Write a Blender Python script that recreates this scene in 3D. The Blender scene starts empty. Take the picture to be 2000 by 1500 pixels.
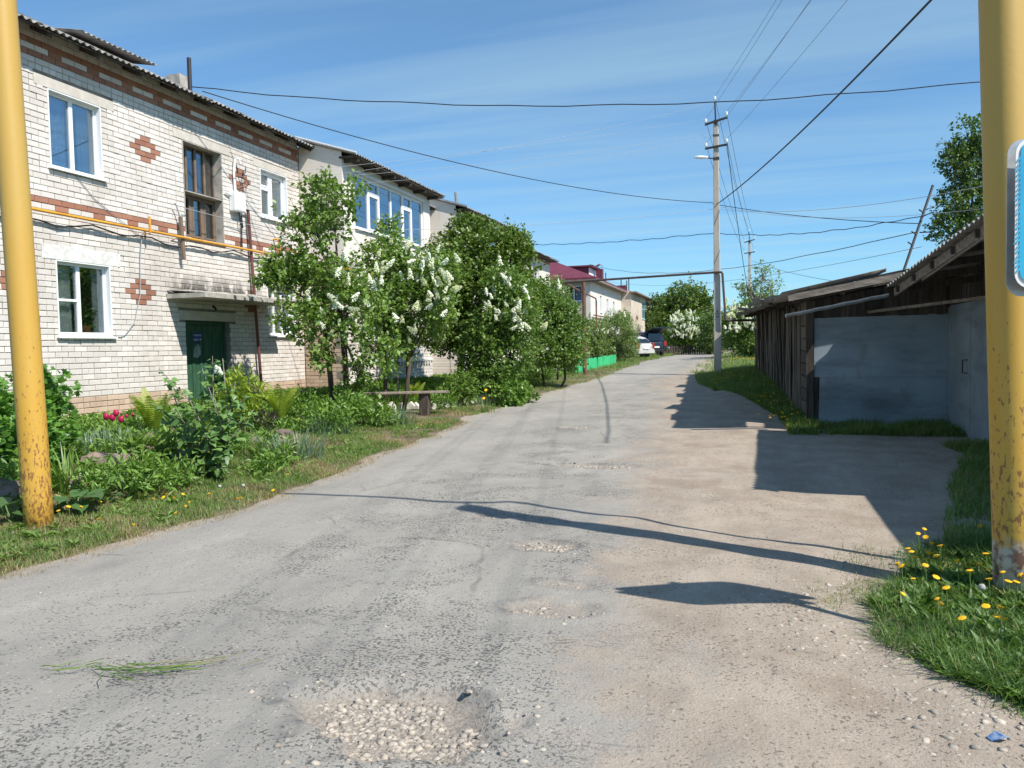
import bpy, math, random
import numpy as np
from mathutils import Matrix, Vector
random.seed(7); RNG = np.random.default_rng(11)
S = bpy.context.scene
COL = S.collection
R = math.radians

# ---------------------------------------------------------------- camera
F = 1500.0; YAW = R(17.4); PITCH = R(2.6); ROLL = .02
C = np.array([0., 0., 1.55])
_fwd = np.array([-math.sin(YAW)*math.cos(PITCH), math.cos(YAW)*math.cos(PITCH), -math.sin(PITCH)])
_r0 = np.cross(_fwd, [0, 0, 1]); _r0 /= np.linalg.norm(_r0); _u0 = np.cross(_r0, _fwd)
_rt = _r0*math.cos(ROLL)-_u0*math.sin(ROLL); _up = _u0*math.cos(ROLL)+_r0*math.sin(ROLL)
cd = bpy.data.cameras.new('camera'); cam = bpy.data.objects.new('camera', cd); COL.objects.link(cam)
cd.sensor_width = 36; cd.lens = 36*F/2000; cd.clip_start = .05; cd.clip_end = 3000
cam.matrix_world = Matrix(((_rt[0], _up[0], -_fwd[0], C[0]), (_rt[1], _up[1], -_fwd[1], C[1]), (_rt[2], _up[2], -_fwd[2], C[2]), (0, 0, 0, 1)))
S.camera = cam

# ---------------------------------------------------------------- light
SUN_EL = R(48.5); SUN_H = np.array([math.cos(R(23)), -math.sin(R(23))])
w = bpy.data.worlds.new('World'); S.world = w; w.use_nodes = True
nt = w.node_tree; nt.nodes.clear()
def wn(t, **k):
    n = nt.nodes.new(t)
    for a, b in k.items(): setattr(n, a, b)
    return n
sky = wn('ShaderNodeTexSky', sky_type='NISHITA', sun_disc=False, sun_elevation=SUN_EL, sun_rotation=math.atan2(SUN_H[0], SUN_H[1]))
sky.air_density = 1.0; sky.dust_density = .1; sky.ozone_density = 4.0; sky.altitude = 100
bg = wn('ShaderNodeBackground'); bg.inputs[1].default_value = .122
tc = wn('ShaderNodeTexCoord')
# thin cirrus streaks: noise over the plane of a high cloud deck (direction divided by its height)
sep = wn('ShaderNodeSeparateXYZ'); nt.links.new(tc.outputs['Generated'], sep.inputs[0])
mx = wn('ShaderNodeMath', operation='MAXIMUM'); nt.links.new(sep.outputs[2], mx.inputs[0]); mx.inputs[1].default_value = .02
dv = wn('ShaderNodeVectorMath', operation='DIVIDE'); cmb = wn('ShaderNodeCombineXYZ')
for i in range(3): nt.links.new(mx.outputs[0], cmb.inputs[i])
nt.links.new(tc.outputs['Generated'], dv.inputs[0]); nt.links.new(cmb.outputs[0], dv.inputs[1])
mp = wn('ShaderNodeMapping'); mp.inputs['Rotation'].default_value = (0, 0, R(-24)); mp.inputs['Scale'].default_value = (.2, 1.15, 0)
nt.links.new(dv.outputs[0], mp.inputs[0])
nz = wn('ShaderNodeTexNoise'); nz.inputs['Scale'].default_value = 1.1; nz.inputs['Detail'].default_value = 9; nz.inputs['Roughness'].default_value = .55; nz.inputs['Distortion'].default_value = .5
nt.links.new(mp.outputs[0], nz.inputs[0])
cr = wn('ShaderNodeMapRange'); cr.inputs[1].default_value = .42; cr.inputs[2].default_value = .72; cr.inputs[3].default_value = .13; cr.inputs[4].default_value = .45
nt.links.new(nz.outputs[0], cr.inputs[0])
mixc = wn('ShaderNodeMix', data_type='RGBA'); nt.links.new(cr.outputs[0], mixc.inputs[0])
nt.links.new(sky.outputs[0], mixc.inputs[6]); mixc.inputs[7].default_value = (6.2, 5.6, 5.2, 1)
tint = wn('ShaderNodeMix', data_type='RGBA', blend_type='MULTIPLY'); tint.inputs[0].default_value = 1; tint.inputs[7].default_value = (.56, .88, 1.04, 1)
nt.links.new(mixc.outputs[2], tint.inputs[6]); nt.links.new(tint.outputs[2], bg.inputs[0])
out = wn('ShaderNodeOutputWorld'); nt.links.new(bg.outputs[0], out.inputs[0])
sd = bpy.data.lights.new('sun', 'SUN'); sun = bpy.data.objects.new('sun', sd); COL.objects.link(sun)
sd.energy = 5.0; sd.angle = R(.53); sd.color = (1, .955, .88)
sun.rotation_euler = Vector((-SUN_H[0]*math.cos(SUN_EL), -SUN_H[1]*math.cos(SUN_EL), -math.sin(SUN_EL))).to_track_quat('-Z', 'Y').to_euler()
sun.location = (20, -6, 30)
S.view_settings.view_transform = 'Standard'; S.view_settings.look = 'None'; S.view_settings.exposure = .35; S.view_settings.gamma = 1
S.view_settings.use_curve_mapping = False

# ---------------------------------------------------------------- helpers
def ray(x, y): return _fwd+_rt*((x-1000)/F)-_up*((y-750)/F)
def PX(x, y, X): d = ray(x, y); return C+d*(X/d[0])
def PY(x, y, Y): d = ray(x, y); return C+d*(Y/d[1])
def PD(x, y, D): return C+ray(x, y)*D
def ss(a, b, t):
    t = np.clip((np.asarray(t, float)-a)/(b-a), 0, 1); return t*t*(3-2*t)
def vnoise(x, y, seed=0):
    x = np.asarray(x, float); y = np.asarray(y, float)
    xi = np.floor(x).astype(np.int64); yi = np.floor(y).astype(np.int64); xf = x-xi; yf = y-yi
    def h(a, b):
        n = (a*374761393+b*668265263+seed*69069) & 0x7fffffff
        n = ((n ^ (n >> 13))*1274126177) & 0x7fffffff
        return ((n ^ (n >> 16)) & 0xffff)/65535.
    u = xf*xf*(3-2*xf); v = yf*yf*(3-2*yf)
    return (h(xi, yi)*(1-u)+h(xi+1, yi)*u)*(1-v)+(h(xi, yi+1)*(1-u)+h(xi+1, yi+1)*u)*v
def fbm(x, y, o=4, seed=0):
    s = 0; a = .5; t = 0
    for k in range(o):
        s = s+a*vnoise(np.asarray(x)*2**k, np.asarray(y)*2**k, seed+k); t += a; a *= .5
    return s/t

WM = {}
def link(o, parent=None, world=None):
    COL.objects.link(o); WM[o.name] = world or Matrix.Identity(4)
    if parent is not None:
        o.parent = parent; o.matrix_parent_inverse = WM[parent.name].inverted()
    return o
def tag(o, label, cat, group=None, kind=None):
    o['label'] = label
    if cat: o['category'] = cat
    if group: o['group'] = group
    if kind: o['kind'] = kind
    return o
def thing(name, loc, label, cat, group=None):
    o = bpy.data.objects.new(name, None); o.location = [float(v) for v in loc]; o.empty_display_size = .1
    link(o, None, Matrix.Translation(o.location)); return tag(o, label, cat, group)
def piece(name, mesh, loc, parent=None, rot=None, scale=None):
    """an object that shares a mesh, set at loc"""
    o = bpy.data.objects.new(name, mesh); o.location = [float(v) for v in loc]
    if rot is not None: o.rotation_euler = rot
    if scale is not None: o.scale = scale
    return link(o, parent)
def structure(o): o['kind'] = 'structure'; return o
def mesh_np(name, V, Fc, mat=None, attrs=None, smooth=False):
    """V (n,3); Fc (m,k) or list of such arrays"""
    me = bpy.data.meshes.new(name); V = np.asarray(V, np.float32)
    fl = Fc if isinstance(Fc, list) else [Fc]
    fl = [np.asarray(f, np.int32) for f in fl if len(f)]
    loops = np.concatenate([f.ravel() for f in fl]); tot = np.concatenate([np.full(len(f), f.shape[1], np.int32) for f in fl])
    me.vertices.add(len(V)); me.vertices.foreach_set('co', V.ravel())
    me.loops.add(len(loops)); me.loops.foreach_set('vertex_index', loops)
    me.polygons.add(len(tot)); st = np.zeros(len(tot), np.int32); st[1:] = np.cumsum(tot)[:-1]
    me.polygons.foreach_set('loop_start', st); me.polygons.foreach_set('loop_total', tot)
    if smooth: me.polygons.foreach_set('use_smooth', np.ones(len(tot), bool))
    for k, a in (attrs or {}).items():
        at = me.attributes.new(k, 'FLOAT', 'POINT'); at.data.foreach_set('value', np.asarray(a, np.float32))
    me.update(calc_edges=True)
    if mat: me.materials.append(mat)
    return me
def obj_np(name, V, Fc, mat, parent=None, attrs=None, smooth=False):
    return link(bpy.data.objects.new(name, mesh_np(name, V, Fc, mat, attrs, smooth)), parent)
class MB:
    def __init__(s): s.v = []; s.f = []; s.a = []; s.var = .5
    def add(s, vs, fs):
        b = len(s.v); s.v += [tuple(map(float, v)) for v in vs]; s.a += [s.var]*len(vs); s.f += [tuple(i+b for i in f) for f in fs]; return s
    def box(s, x0, x1, y0, y1, z0, z1, fm=None):
        vs = [(x, y, z) for z in (z0, z1) for y in (y0, y1) for x in (x0, x1)]
        if fm: vs = [fm(*v) for v in vs]
        return s.add(vs, [(0, 2, 3, 1), (4, 5, 7, 6), (0, 1, 5, 4), (2, 6, 7, 3), (0, 4, 6, 2), (1, 3, 7, 5)])
    def bar(s, p, q, w, h, up=(0, 0, 1)):
        p = np.array(p, float); q = np.array(q, float); d = q-p; d /= np.linalg.norm(d); up = np.array(up, float)
        a = np.cross(d, up); a /= max(np.linalg.norm(a), 1e-6); b = np.cross(a, d)
        vs = [e+a*w/2*i+b*h/2*j for e in (p, q) for i, j in ((-1, -1), (1, -1), (1, 1), (-1, 1))]
        return s.add(vs, [(3, 2, 1, 0), (4, 5, 6, 7), (0, 1, 5, 4), (1, 2, 6, 5), (2, 3, 7, 6), (3, 0, 4, 7)])
    def tube(s, pts, rad, n=6, cap=True):
        pts = [np.array(p, float) for p in pts]
        if not hasattr(rad, '__len__'): rad = [rad]*len(pts)
        ref = np.array([.31, .21, .93]); vs = []; fs = []
        for i, p in enumerate(pts):
            d = pts[min(i+1, len(pts)-1)]-pts[max(i-1, 0)]; d /= max(np.linalg.norm(d), 1e-9)
            r_ = ref if abs(d @ ref) < .95 else np.array([1., 0, 0])
            a = np.cross(d, r_); a /= np.linalg.norm(a); b = np.cross(d, a)
            for k in range(n):
                t = 2*math.pi*k/n; vs.append(p+(a*math.cos(t)+b*math.sin(t))*rad[i])
        for i in range(len(pts)-1):
            for k in range(n):
                fs.append((i*n+k, i*n+(k+1) % n, (i+1)*n+(k+1) % n, (i+1)*n+k))
        if cap: fs += [tuple(range(n))[::-1], tuple((len(pts)-1)*n+k for k in range(n))]
        return s.add(vs, fs)
    def prism(s, poly, fm0, fm1):
        """closed prism: poly 2D mapped by fm0/fm1 to its two ends"""
        n = len(poly); vs = [fm0(*p) for p in poly]+[fm1(*p) for p in poly]
        return s.add(vs, [tuple(range(n))[::-1], tuple(range(n, 2*n))]+[(i, (i+1) % n, n+(i+1) % n, n+i) for i in range(n)])
    def mesh(s, name, mat=None, smooth=False):
        me = bpy.data.meshes.new(name); me.from_pydata(s.v, [], s.f); me.update()
        at = me.attributes.new('var', 'FLOAT', 'POINT'); at.data.foreach_set('value', np.array(s.a, np.float32))
        if smooth: me.polygons.foreach_set('use_smooth', [True]*len(s.f))
        if mat: me.materials.append(mat)
        return me
    def build(s, name, mat, parent=None, smooth=False):
        return link(bpy.data.objects.new(name, s.mesh(name, mat, smooth)), parent)
def bevel(o, wd, seg=2):
    m = o.modifiers.new('bevel', 'BEVEL'); m.width = wd; m.segments = seg; m.limit_method = 'ANGLE'; m.angle_limit = R(40); return o

# ---------------------------------------------------------------- materials
class NT:
    def __init__(s, name):
        s.m = bpy.data.materials.new(name); s.m.use_nodes = True; s.t = s.m.node_tree
        s.b = s.t.nodes['Principled BSDF']; s.o = s.t.nodes['Material Output']; s._pos = None
    def n(s, t, **k):
        x = s.t.nodes.new(t)
        for a, b in k.items(): setattr(x, a, b)
        return x
    def l(s, a, b): s.t.links.new(a, b)
    def pos(s):
        if s._pos is None: s._pos = s.n('ShaderNodeNewGeometry').outputs['Position']
        return s._pos
    def noise(s, scale, detail=6, stretch=None, rough=.55, dist=0, vec=None):
        v = vec or s.pos()
        if stretch:
            m = s.n('ShaderNodeMapping'); m.inputs['Scale'].default_value = stretch; s.l(v, m.inputs[0]); v = m.outputs[0]
        x = s.n('ShaderNodeTexNoise'); x.inputs['Scale'].default_value = scale; x.inputs['Detail'].default_value = detail
        x.inputs['Roughness'].default_value = rough; x.inputs['Distortion'].default_value = dist; s.l(v, x.inputs[0]); return x.outputs[0]
    def ramp(s, v, lo, hi, a=0., b=1.):
        x = s.n('ShaderNodeMapRange'); s.l(v, x.inputs[0])
        for i, q in enumerate((lo, hi, a, b)): x.inputs[i+1].default_value = q
        return x.outputs[0]
    def mix(s, f, a, b, mode='MIX'):
        x = s.n('ShaderNodeMix', data_type='RGBA', blend_type=mode)
        for v, i in ((f, 0), (a, 6), (b, 7)):
            if hasattr(v, 'links'): s.l(v, x.inputs[i])
            else: x.inputs[i].default_value = (*v, 1) if hasattr(v, '__len__') else v
        return x.outputs[2]
    def math(s, op, a, b=None):
        x = s.n('ShaderNodeMath', operation=op)
        for i, v in enumerate((a, b)):
            if v is None: continue
            if hasattr(v, 'links'): s.l(v, x.inputs[i])
            else: x.inputs[i].default_value = v
        return x.outputs[0]
    def attr(s, name): x = s.n('ShaderNodeAttribute', attribute_name=name); return x.outputs['Fac']
    def z(s): x = s.n('ShaderNodeSeparateXYZ'); s.l(s.pos(), x.inputs[0]); return x.outputs
    def col(s, c): s.l(c, s.b.inputs['Base Color'])
    def bump(s, h, strength, dist=.01):
        x = s.n('ShaderNodeBump'); x.inputs['Strength'].default_value = strength; x.inputs['Distance'].default_value = dist
        s.l(h, x.inputs['Height']); s.l(x.outputs[0], s.b.inputs['Normal'])
    def rough(s, r): s.b.inputs['Roughness'].default_value = r
def mat(name, c, c2=None, scale=4, rough=.8, bump=0, bscale=60, metal=0, lo=.38, hi=.62, stretch=None, var=0, layers=(), spec=.4, bd=.01):
    t = NT(name); t.rough(rough); t.b.inputs['Metallic'].default_value = metal; t.b.inputs['Specular IOR Level'].default_value = spec
    col = None
    if c2: col = t.mix(t.ramp(t.noise(scale, 8, stretch), lo, hi), c, c2)
    for (lc, ls, l0, l1, lst) in layers:
        col = t.mix(t.ramp(t.noise(ls, 8, lst, .62), l0, l1), col if col is not None else c, lc)
    if var:
        v = t.ramp(t.attr('var'), 0, 1, 1-var, 1+var)
        vc = t.n('ShaderNodeCombineXYZ')
        for i in range(3): t.l(v, vc.inputs[i])
        col = t.mix(1., col if col is not None else c, vc.outputs[0], 'MULTIPLY')
    if col is None: t.b.inputs['Base Color'].default_value = (*c, 1)
    else: t.col(col)
    if bump: t.bump(t.noise(bscale, 8, stretch), bump, bd)
    return t.m
def leaf_mat(name, c1, c2, c3=None, rough=.42, trans=.3, spec=.5):
    t = NT(name); t.rough(rough); t.b.inputs['Specular IOR Level'].default_value = spec
    a = t.attr('var'); col = t.mix(t.ramp(a, 0, .8), c1, c2)
    if c3: col = t.mix(t.ramp(a, .8, .9), col, c3)
    t.col(col)
    tr = t.n('ShaderNodeBsdfTranslucent'); t.l(t.mix(1., col, (1.25, 1.35, .55), 'MULTIPLY'), tr.inputs[0])
    ms = t.n('ShaderNodeMixShader'); ms.inputs[0].default_value = trans
    t.l(t.b.outputs[0], ms.inputs[1]); t.l(tr.outputs[0], ms.inputs[2]); t.l(ms.outputs[0], t.o.inputs[0]); return t.m
def glass_mat(name, tint=(.75, .82, .85), refl=.16):
    t = NT(name); g = t.n('ShaderNodeBsdfGlossy'); g.inputs['Roughness'].default_value = .02; g.inputs[0].default_value = (.9, .95, 1, 1)
    tr = t.n('ShaderNodeBsdfTransparent'); tr.inputs[0].default_value = (*tint, 1)
    lw = t.n('ShaderNodeLayerWeight'); lw.inputs[0].default_value = .35
    f = t.math('ADD', t.math('MULTIPLY', lw.outputs['Fresnel'], .6), refl)
    ms = t.n('ShaderNodeMixShader'); t.l(f, ms.inputs[0]); t.l(tr.outputs[0], ms.inputs[1]); t.l(g.outputs[0], ms.inputs[2]); t.l(ms.outputs[0], t.o.inputs[0])
    return t.m

M = {}
M['white_pvc'] = mat('white_pvc', (.82, .83, .83), rough=.35)
M['whitewash'] = mat('whitewash', (.78, .77, .73), (.6, .58, .53), 9, .85, .3, 80)
M['concrete'] = mat('concrete', (.46, .43, .38), (.3, .28, .25), 5, .9, .5, 50, layers=[((.16, .15, .13), 14, .58, .75, None)])
M['concrete_pole'] = mat('concrete_pole', (.52, .48, .42), (.42, .38, .33), 3, .9, .4, 40, stretch=(1, 1, .3), layers=[((.25, .23, .2), 9, .62, .8, (1, 1, .4))])
M['mortar'] = mat('mortar', (.27, .245, .215), (.19, .17, .15), 6, .95, .4, 120)
M['slate'] = mat('slate', (.36, .34, .32), (.2, .19, .18), 3, .9, .4, 30, layers=[((.09, .085, .07), 6, .55, .72, None)])
M['dark_wood'] = mat('dark_wood', (.085, .065, .05), (.04, .032, .027), 3, .85, .5, 12, stretch=(6, 6, .6), var=.35)
M['shed_wood'] = mat('shed_wood', (.15, .125, .1), (.06, .05, .042), 3, .85, .6, 14, stretch=(7, 7, .5), var=.45)
M['grey_wood'] = mat('grey_wood', (.3, .25, .2), (.16, .13, .105), 3, .85, .6, 10, stretch=(1, 6, 6), var=.25)
M['grey_metal'] = mat('grey_metal', (.30, .35, .39), (.24, .29, .33), 1.4, .55, .1, 5, layers=[((.2, .17, .14), 3, .6, .8, (1, 1, .5)), ((.13, .15, .165), 1.2, .5, .75, (.5, .5, 2.)), ((.17, .11, .07), 14, .66, .78, (1, 1, .3))])
M['galv'] = mat('galv', (.5, .52, .54), (.38, .4, .42), 9, .42, metal=.55)
M['black_metal'] = mat('black_metal', (.03, .03, .034), rough=.55)
M['rust_pipe'] = mat('rust_pipe', (.2, .1, .06), (.12, .065, .045), 8, .75, .3, 60)
M['maroon_pipe'] = mat('maroon_pipe', (.16, .06, .045), (.11, .045, .036), 6, .5)
M['gas_yellow'] = mat('gas_yellow', (.74, .36, .035), (.6, .26, .03), 5, .5)
M['gas_dark'] = mat('gas_dark', (.07, .055, .06), (.11, .07, .06), 4, .6)
M['plaster'] = mat('plaster', (.79, .72, .64), (.74, .67, .59), 1.2, .9, .25, 90, layers=[((.5, .41, .32), 3, .64, .85, (1, 1, .3))])
M['plaster2'] = mat('plaster2', (.66, .57, .47), (.56, .47, .38), 1.5, .9, .2, 60)
M['stucco_white'] = mat('stucco_white', (.74, .7, .64), (.66, .61, .55), 1.5, .9, .2, 60, layers=[((.42, .33, .26), 4, .68, .85, None)])
M['door_green'] = mat('door_green', (.045, .12, .065), (.028, .08, .045), 4, .6, .3, 20, stretch=(4, 4, .5), layers=[((.14, .16, .12), 7, .63, .78, (3, 3, .6))])
M['old_frame'] = mat('old_frame', (.3, .19, .12), (.14, .1, .08), 5, .8, .4, 20, stretch=(4, 4, .5))
M['frame_grey'] = mat('frame_grey', (.15, .115, .09), (.22, .15, .1), 6, .8)
M['room'] = mat('room', (.36, .34, .31), rough=1)
M['wood_orange'] = mat('wood_orange', (.42, .17, .06), (.3, .12, .05), 6, .6)
M['curtain'] = mat('curtain', (.86, .88, .92), (.6, .65, .72), 11, .95, lo=.42, hi=.6)
M['curtain_plain'] = mat('curtain_plain', (.82, .8, .75), (.66, .64, .6), 5, .95, stretch=(1, 6, .4))
M['glass'] = glass_mat('glass')
M['glass_old'] = glass_mat('glass_old', (.8, .84, .84), .03)
M['glass_loggia'] = glass_mat('glass_loggia', (.62, .74, .85), .3)
M['wire'] = mat('wire', (.018, .02, .03), rough=.6)
M['wire_white'] = mat('wire_white', (.36, .37, .38), rough=.6)
M['wire_grey'] = mat('wire_grey', (.2, .22, .26), rough=.6)
M['bark'] = mat('bark', (.12, .09, .07), (.055, .042, .034), 7, .95, .8, 30, stretch=(3, 3, .5))
M['bark_pale'] = mat('bark_pale', (.3, .27, .23), (.14, .12, .1), 7, .95, .6, 30, stretch=(3, 3, .5))
M['maroon_roof'] = mat('maroon_roof', (.17, .04, .062), (.14, .033, .052), 2, .5)
M['fence_green'] = mat('fence_green', (.045, .52, .2), (.035, .43, .16), 5, .55, var=.2)
M['fence_green_shade'] = mat('fence_green_shade', (.02, .17, .1), (.015, .12, .07), 5, .6, var=.2)  # same fence green with the shade put into its colour
M['porcelain'] = mat('porcelain', (.8, .8, .78), rough=.25)
M['blue_sign'] = mat('blue_sign', (.02, .05, .2), rough=.4)
M['white_paint'] = mat('white_paint', (.75, .75, .72), rough=.6)
M['soil'] = mat('soil', (.17, .12, .085), (.09, .065, .045), 5, .95, .8, 60)
M['stone_pink'] = mat('stone_pink', (.26, .185, .15), (.17, .13, .11), 6, .9, .6, 30, var=.3)
M['stone_white'] = mat('stone_white', (.68, .65, .58), (.48, .44, .38), 8, .9, .4, 40, var=.2)
M['gravel'] = mat('gravel', (.42, .365, .30), (.30, .26, .215), 25, .9, .3, 120, var=.28)
M['lilac_leaf'] = leaf_mat('lilac_leaf', (.1, .185, .035), (.24, .35, .08))
M['maple_leaf'] = leaf_mat('maple_leaf', (.068, .125, .024), (.175, .26, .045), (.25, .3, .08))
M['bush_leaf'] = leaf_mat('bush_leaf', (.08, .155, .03), (.205, .31, .07))
M['pale_leaf'] = leaf_mat('pale_leaf', (.12, .19, .055), (.26, .35, .12))
M['birch_leaf'] = leaf_mat('birch_leaf', (.055, .11, .03), (.15, .23, .06))
M['heart_leaf'] = leaf_mat('heart_leaf', (.08, .165, .045), (.17, .29, .08), trans=.22)
M['currant_leaf'] = leaf_mat('currant_leaf', (.075, .18, .03), (.17, .34, .055))
M['fern_leaf'] = leaf_mat('fern_leaf', (.2, .29, .03), (.36, .44, .06), trans=.4)
M['allium_leaf'] = leaf_mat('allium_leaf', (.1, .17, .1), (.22, .31, .2))
M['herb_leaf'] = leaf_mat('herb_leaf', (.085, .175, .03), (.21, .35, .06))
M['iris_leaf'] = leaf_mat('iris_leaf', (.09, .17, .03), (.2, .31, .06))
M['burdock_leaf'] = leaf_mat('burdock_leaf', (.06, .13, .04), (.11, .2, .06), trans=.2)
M['grass'] = leaf_mat('grass', (.085, .165, .03), (.21, .32, .07), (.34, .27, .13), rough=.5, trans=.3)
M['grass_lush'] = leaf_mat('grass_lush', (.05, .115, .018), (.145, .245, .045), (.3, .26, .1), rough=.5, trans=.28)
M['grass_dry'] = leaf_mat('grass_dry', (.15, .17, .05), (.34, .27, .14), (.4, .31, .18), rough=.6)
M['blossom'] = leaf_mat('blossom', (.74, .75, .7), (.9, .91, .87), rough=.7, trans=.3, spec=.2)
M['dandelion'] = mat('dandelion', (.85, .5, .01), (.75, .38, .01), 60, .7)
M['seed_head'] = mat('seed_head', (.46, .46, .43), (.3, .3, .28), 90, .95)
M['tulip'] = mat('tulip', (.42, .01, .07), (.3, .008, .05), 30, .5)
M['pale_flower'] = mat('pale_flower', (.6, .58, .75), (.75, .75, .82), 40, .7)
M['stem'] = mat('stem', (.14, .22, .06), rough=.6)
M['terracotta'] = mat('terracotta', (.5, .16, .06), rough=.8)
# ---------------------------------------------------------------- bricks' own material
def brick_mat(name, c, c2, dirt):
    t = NT(name); t.rough(.88)
    a = t.attr('var'); col = t.mix(t.ramp(a, 0, 1), c, c2)
    col = t.mix(t.ramp(t.noise(1.1, 9, (1, 1, .7), .65), .46, .72, 0, .7), col, dirt)
    col = t.mix(t.ramp(t.noise(38, 5), .58, .72, 0, .35), col, tuple(v*.72 for v in c))
    # soot and moss streaks above the porch slab: a stain with its own outline
    zz = t.z()
    mz = t.math('MULTIPLY', t.ramp(zz[2], 2.75, 2.9), t.ramp(zz[2], 3.3, 2.95)); my = t.math('MULTIPLY', t.ramp(zz[1], 12.4, 13.1), t.ramp(zz[1], 16.1, 15.0))
    st = t.math('MULTIPLY', t.math('MULTIPLY', mz, my), t.ramp(t.noise(6, 8, (1, 1, .6)), .36, .52))
    col = t.mix(st, col, (.1, .092, .08))
    t.col(col); t.bump(t.noise(90, 6), .35, .006); return t.m
M['brick_white'] = brick_mat('brick_white', (.62, .568, .515), (.75, .7, .645), (.47, .41, .35))
M['brick_red'] = brick_mat('brick_red', (.31, .13, .08), (.42, .2, .13), (.22, .11, .075))
M['brick_tan'] = brick_mat('brick_tan', (.5, .36, .255), (.6, .46, .34), (.34, .24, .18))
def far_brick(name, c1, c2, mo, axis):
    t = NT(name); t.rough(.9); zz = t.z(); cb = t.n('ShaderNodeCombineXYZ'); t.l(zz[axis], cb.inputs[0]); t.l(zz[2], cb.inputs[1])
    b = t.n('ShaderNodeTexBrick'); t.l(cb.outputs[0], b.inputs[0]); b.inputs['Scale'].default_value = 1
    b.inputs['Color1'].default_value = (*c1, 1); b.inputs['Color2'].default_value = (*c2, 1); b.inputs['Mortar'].default_value = (*mo, 1)
    b.inputs['Mortar Size'].default_value = .007; b.inputs['Brick Width'].default_value = .26; b.inputs['Row Height'].default_value = .098
    col = t.mix(t.ramp(t.noise(1.5, 8), .52, .78, 0, .5), b.outputs[0], tuple(v*.6 for v in c1)); t.col(col); t.bump(b.outputs['Fac'], -.5, .01); return t.m
M['far_white_brick'] = far_brick('far_white_brick', (.68, .62, .56), (.76, .71, .64), (.38, .34, .3), 1)
M['far_grey_brick'] = far_brick('far_grey_brick', (.42, .38, .34), (.5, .46, .42), (.26, .24, .22), 0)

# ---------------------------------------------------------------- terrain
_hy = np.array([-60, 8, 15, 28, 45, 60, 400.]); _hz = np.array([0, 0, .1, .42, .74, .84, .84])
def hroad(Y):
    Y = np.asarray(Y, float); return sum(np.interp(Y+d, _hy, _hz) for d in (-4, -2, 0, 2, 4))/5
def XL(Y): return np.interp(Y, [-20, 4, 5.5, 6.8, 10.4, 14.0, 15.2, 21.8, 28, 41, 60, 110], [-5.1, -5.06, -4.85, -4.75, -5.17, -5.4, -5.75, -5.6, -5.3, -5.7, -5.6, -5.4])
def XR(Y): return np.interp(Y, [-20, 0, 4, 10, 16, 27, 40, 60, 110], [-.1, -.1, -.35, -1.1, -1.5, -2.3, -2.4, -2.2, -2.])
def XSHED(Y): return np.interp(Y, [-20, 13, 28.5, 40, 110], [4.6, 1.15, .15, .3, 1])
def HT(X, Y):
    X = np.asarray(X, float); Y = np.asarray(Y, float); d = XL(Y)-X
    h = hroad(Y)+.05*ss(0, .5, d)+(.40-.2*ss(18, 26, Y))*ss(.8, 4.2, d)
    h = h+.05*(fbm(X*.9, Y*.9, 3, 3)-.5)*ss(0, 1, d)
    dr = X-XR(Y); h = h+.09*ss(1.6, 2.6, dr)*ss(7, 5.5, Y)+.22*ss(.6, 2.2, dr)*ss(16, 21, Y)*ss(40, 30, Y)
    return h+.02*(fbm(X*.6, Y*.6, 3, 9)-.5)
def ground(x, y):
    """where the ray through this picture point meets the terrain"""
    d = ray(x, y); t = 1.4/max(-d[2], 1e-4)
    for _ in range(30):
        p = C+d*t; t = t+.7*((float(HT(p[0], p[1]))-1.55)/d[2]-t)
    return C+d*t
def grid_lines(segs):
    o = [segs[0][0]]
    for a, b, s in segs:
        n = max(1, int(round((b-a)/s))); o += [a+(b-a)*(i+1)/n for i in range(n)]
    return np.array(o)
gx = grid_lines([(-400, -60, 40), (-60, -16, 4), (-16, -4, .25), (-4, 5, .5), (5, 20, 1.5), (20, 60, 5), (60, 400, 40)])
gy = grid_lines([(-60, -4, 4), (-4, 30, .3), (30, 60, 1), (60, 130, 5), (130, 900, 60)])
GX, GY = np.meshgrid(gx, gy); GZ = HT(GX, GY)
inside = (GX > XL(GY)+.15) & (GX < 4.9) & (GY < 13.2) | (GX > XL(GY)+.15) & (GX < XR(GY)-.1) & (GY < 75) | (GX > XL(GY)+.15) & (GX < XSHED(GY)-.4) & (GY > 13) & (GY < 21.)
GZ = GZ-.09*inside
nx, ny = len(gx), len(gy); ii = np.arange((ny-1)*(nx-1)); r_, c_ = ii//(nx-1), ii % (nx-1); b0 = r_*nx+c_
def soil_mat():
    t = NT('ground_soil'); t.rough(.95)
    col = t.mix(t.ramp(t.noise(1.3, 8), .4, .6), (.13, .1, .06), (.2, .155, .1)); col = t.mix(t.ramp(t.noise(.8, 8), .45, .6, 0, .7), col, (.075, .1, .03))
    t.col(col); t.bump(t.noise(35, 8), .8, .03); return t.m
structure(obj_np('ground', np.stack([GX.ravel(), GY.ravel(), GZ.ravel()], 1), np.stack([b0, b0+1, b0+nx+1, b0+nx], 1), soil_mat(), smooth=True))

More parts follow.
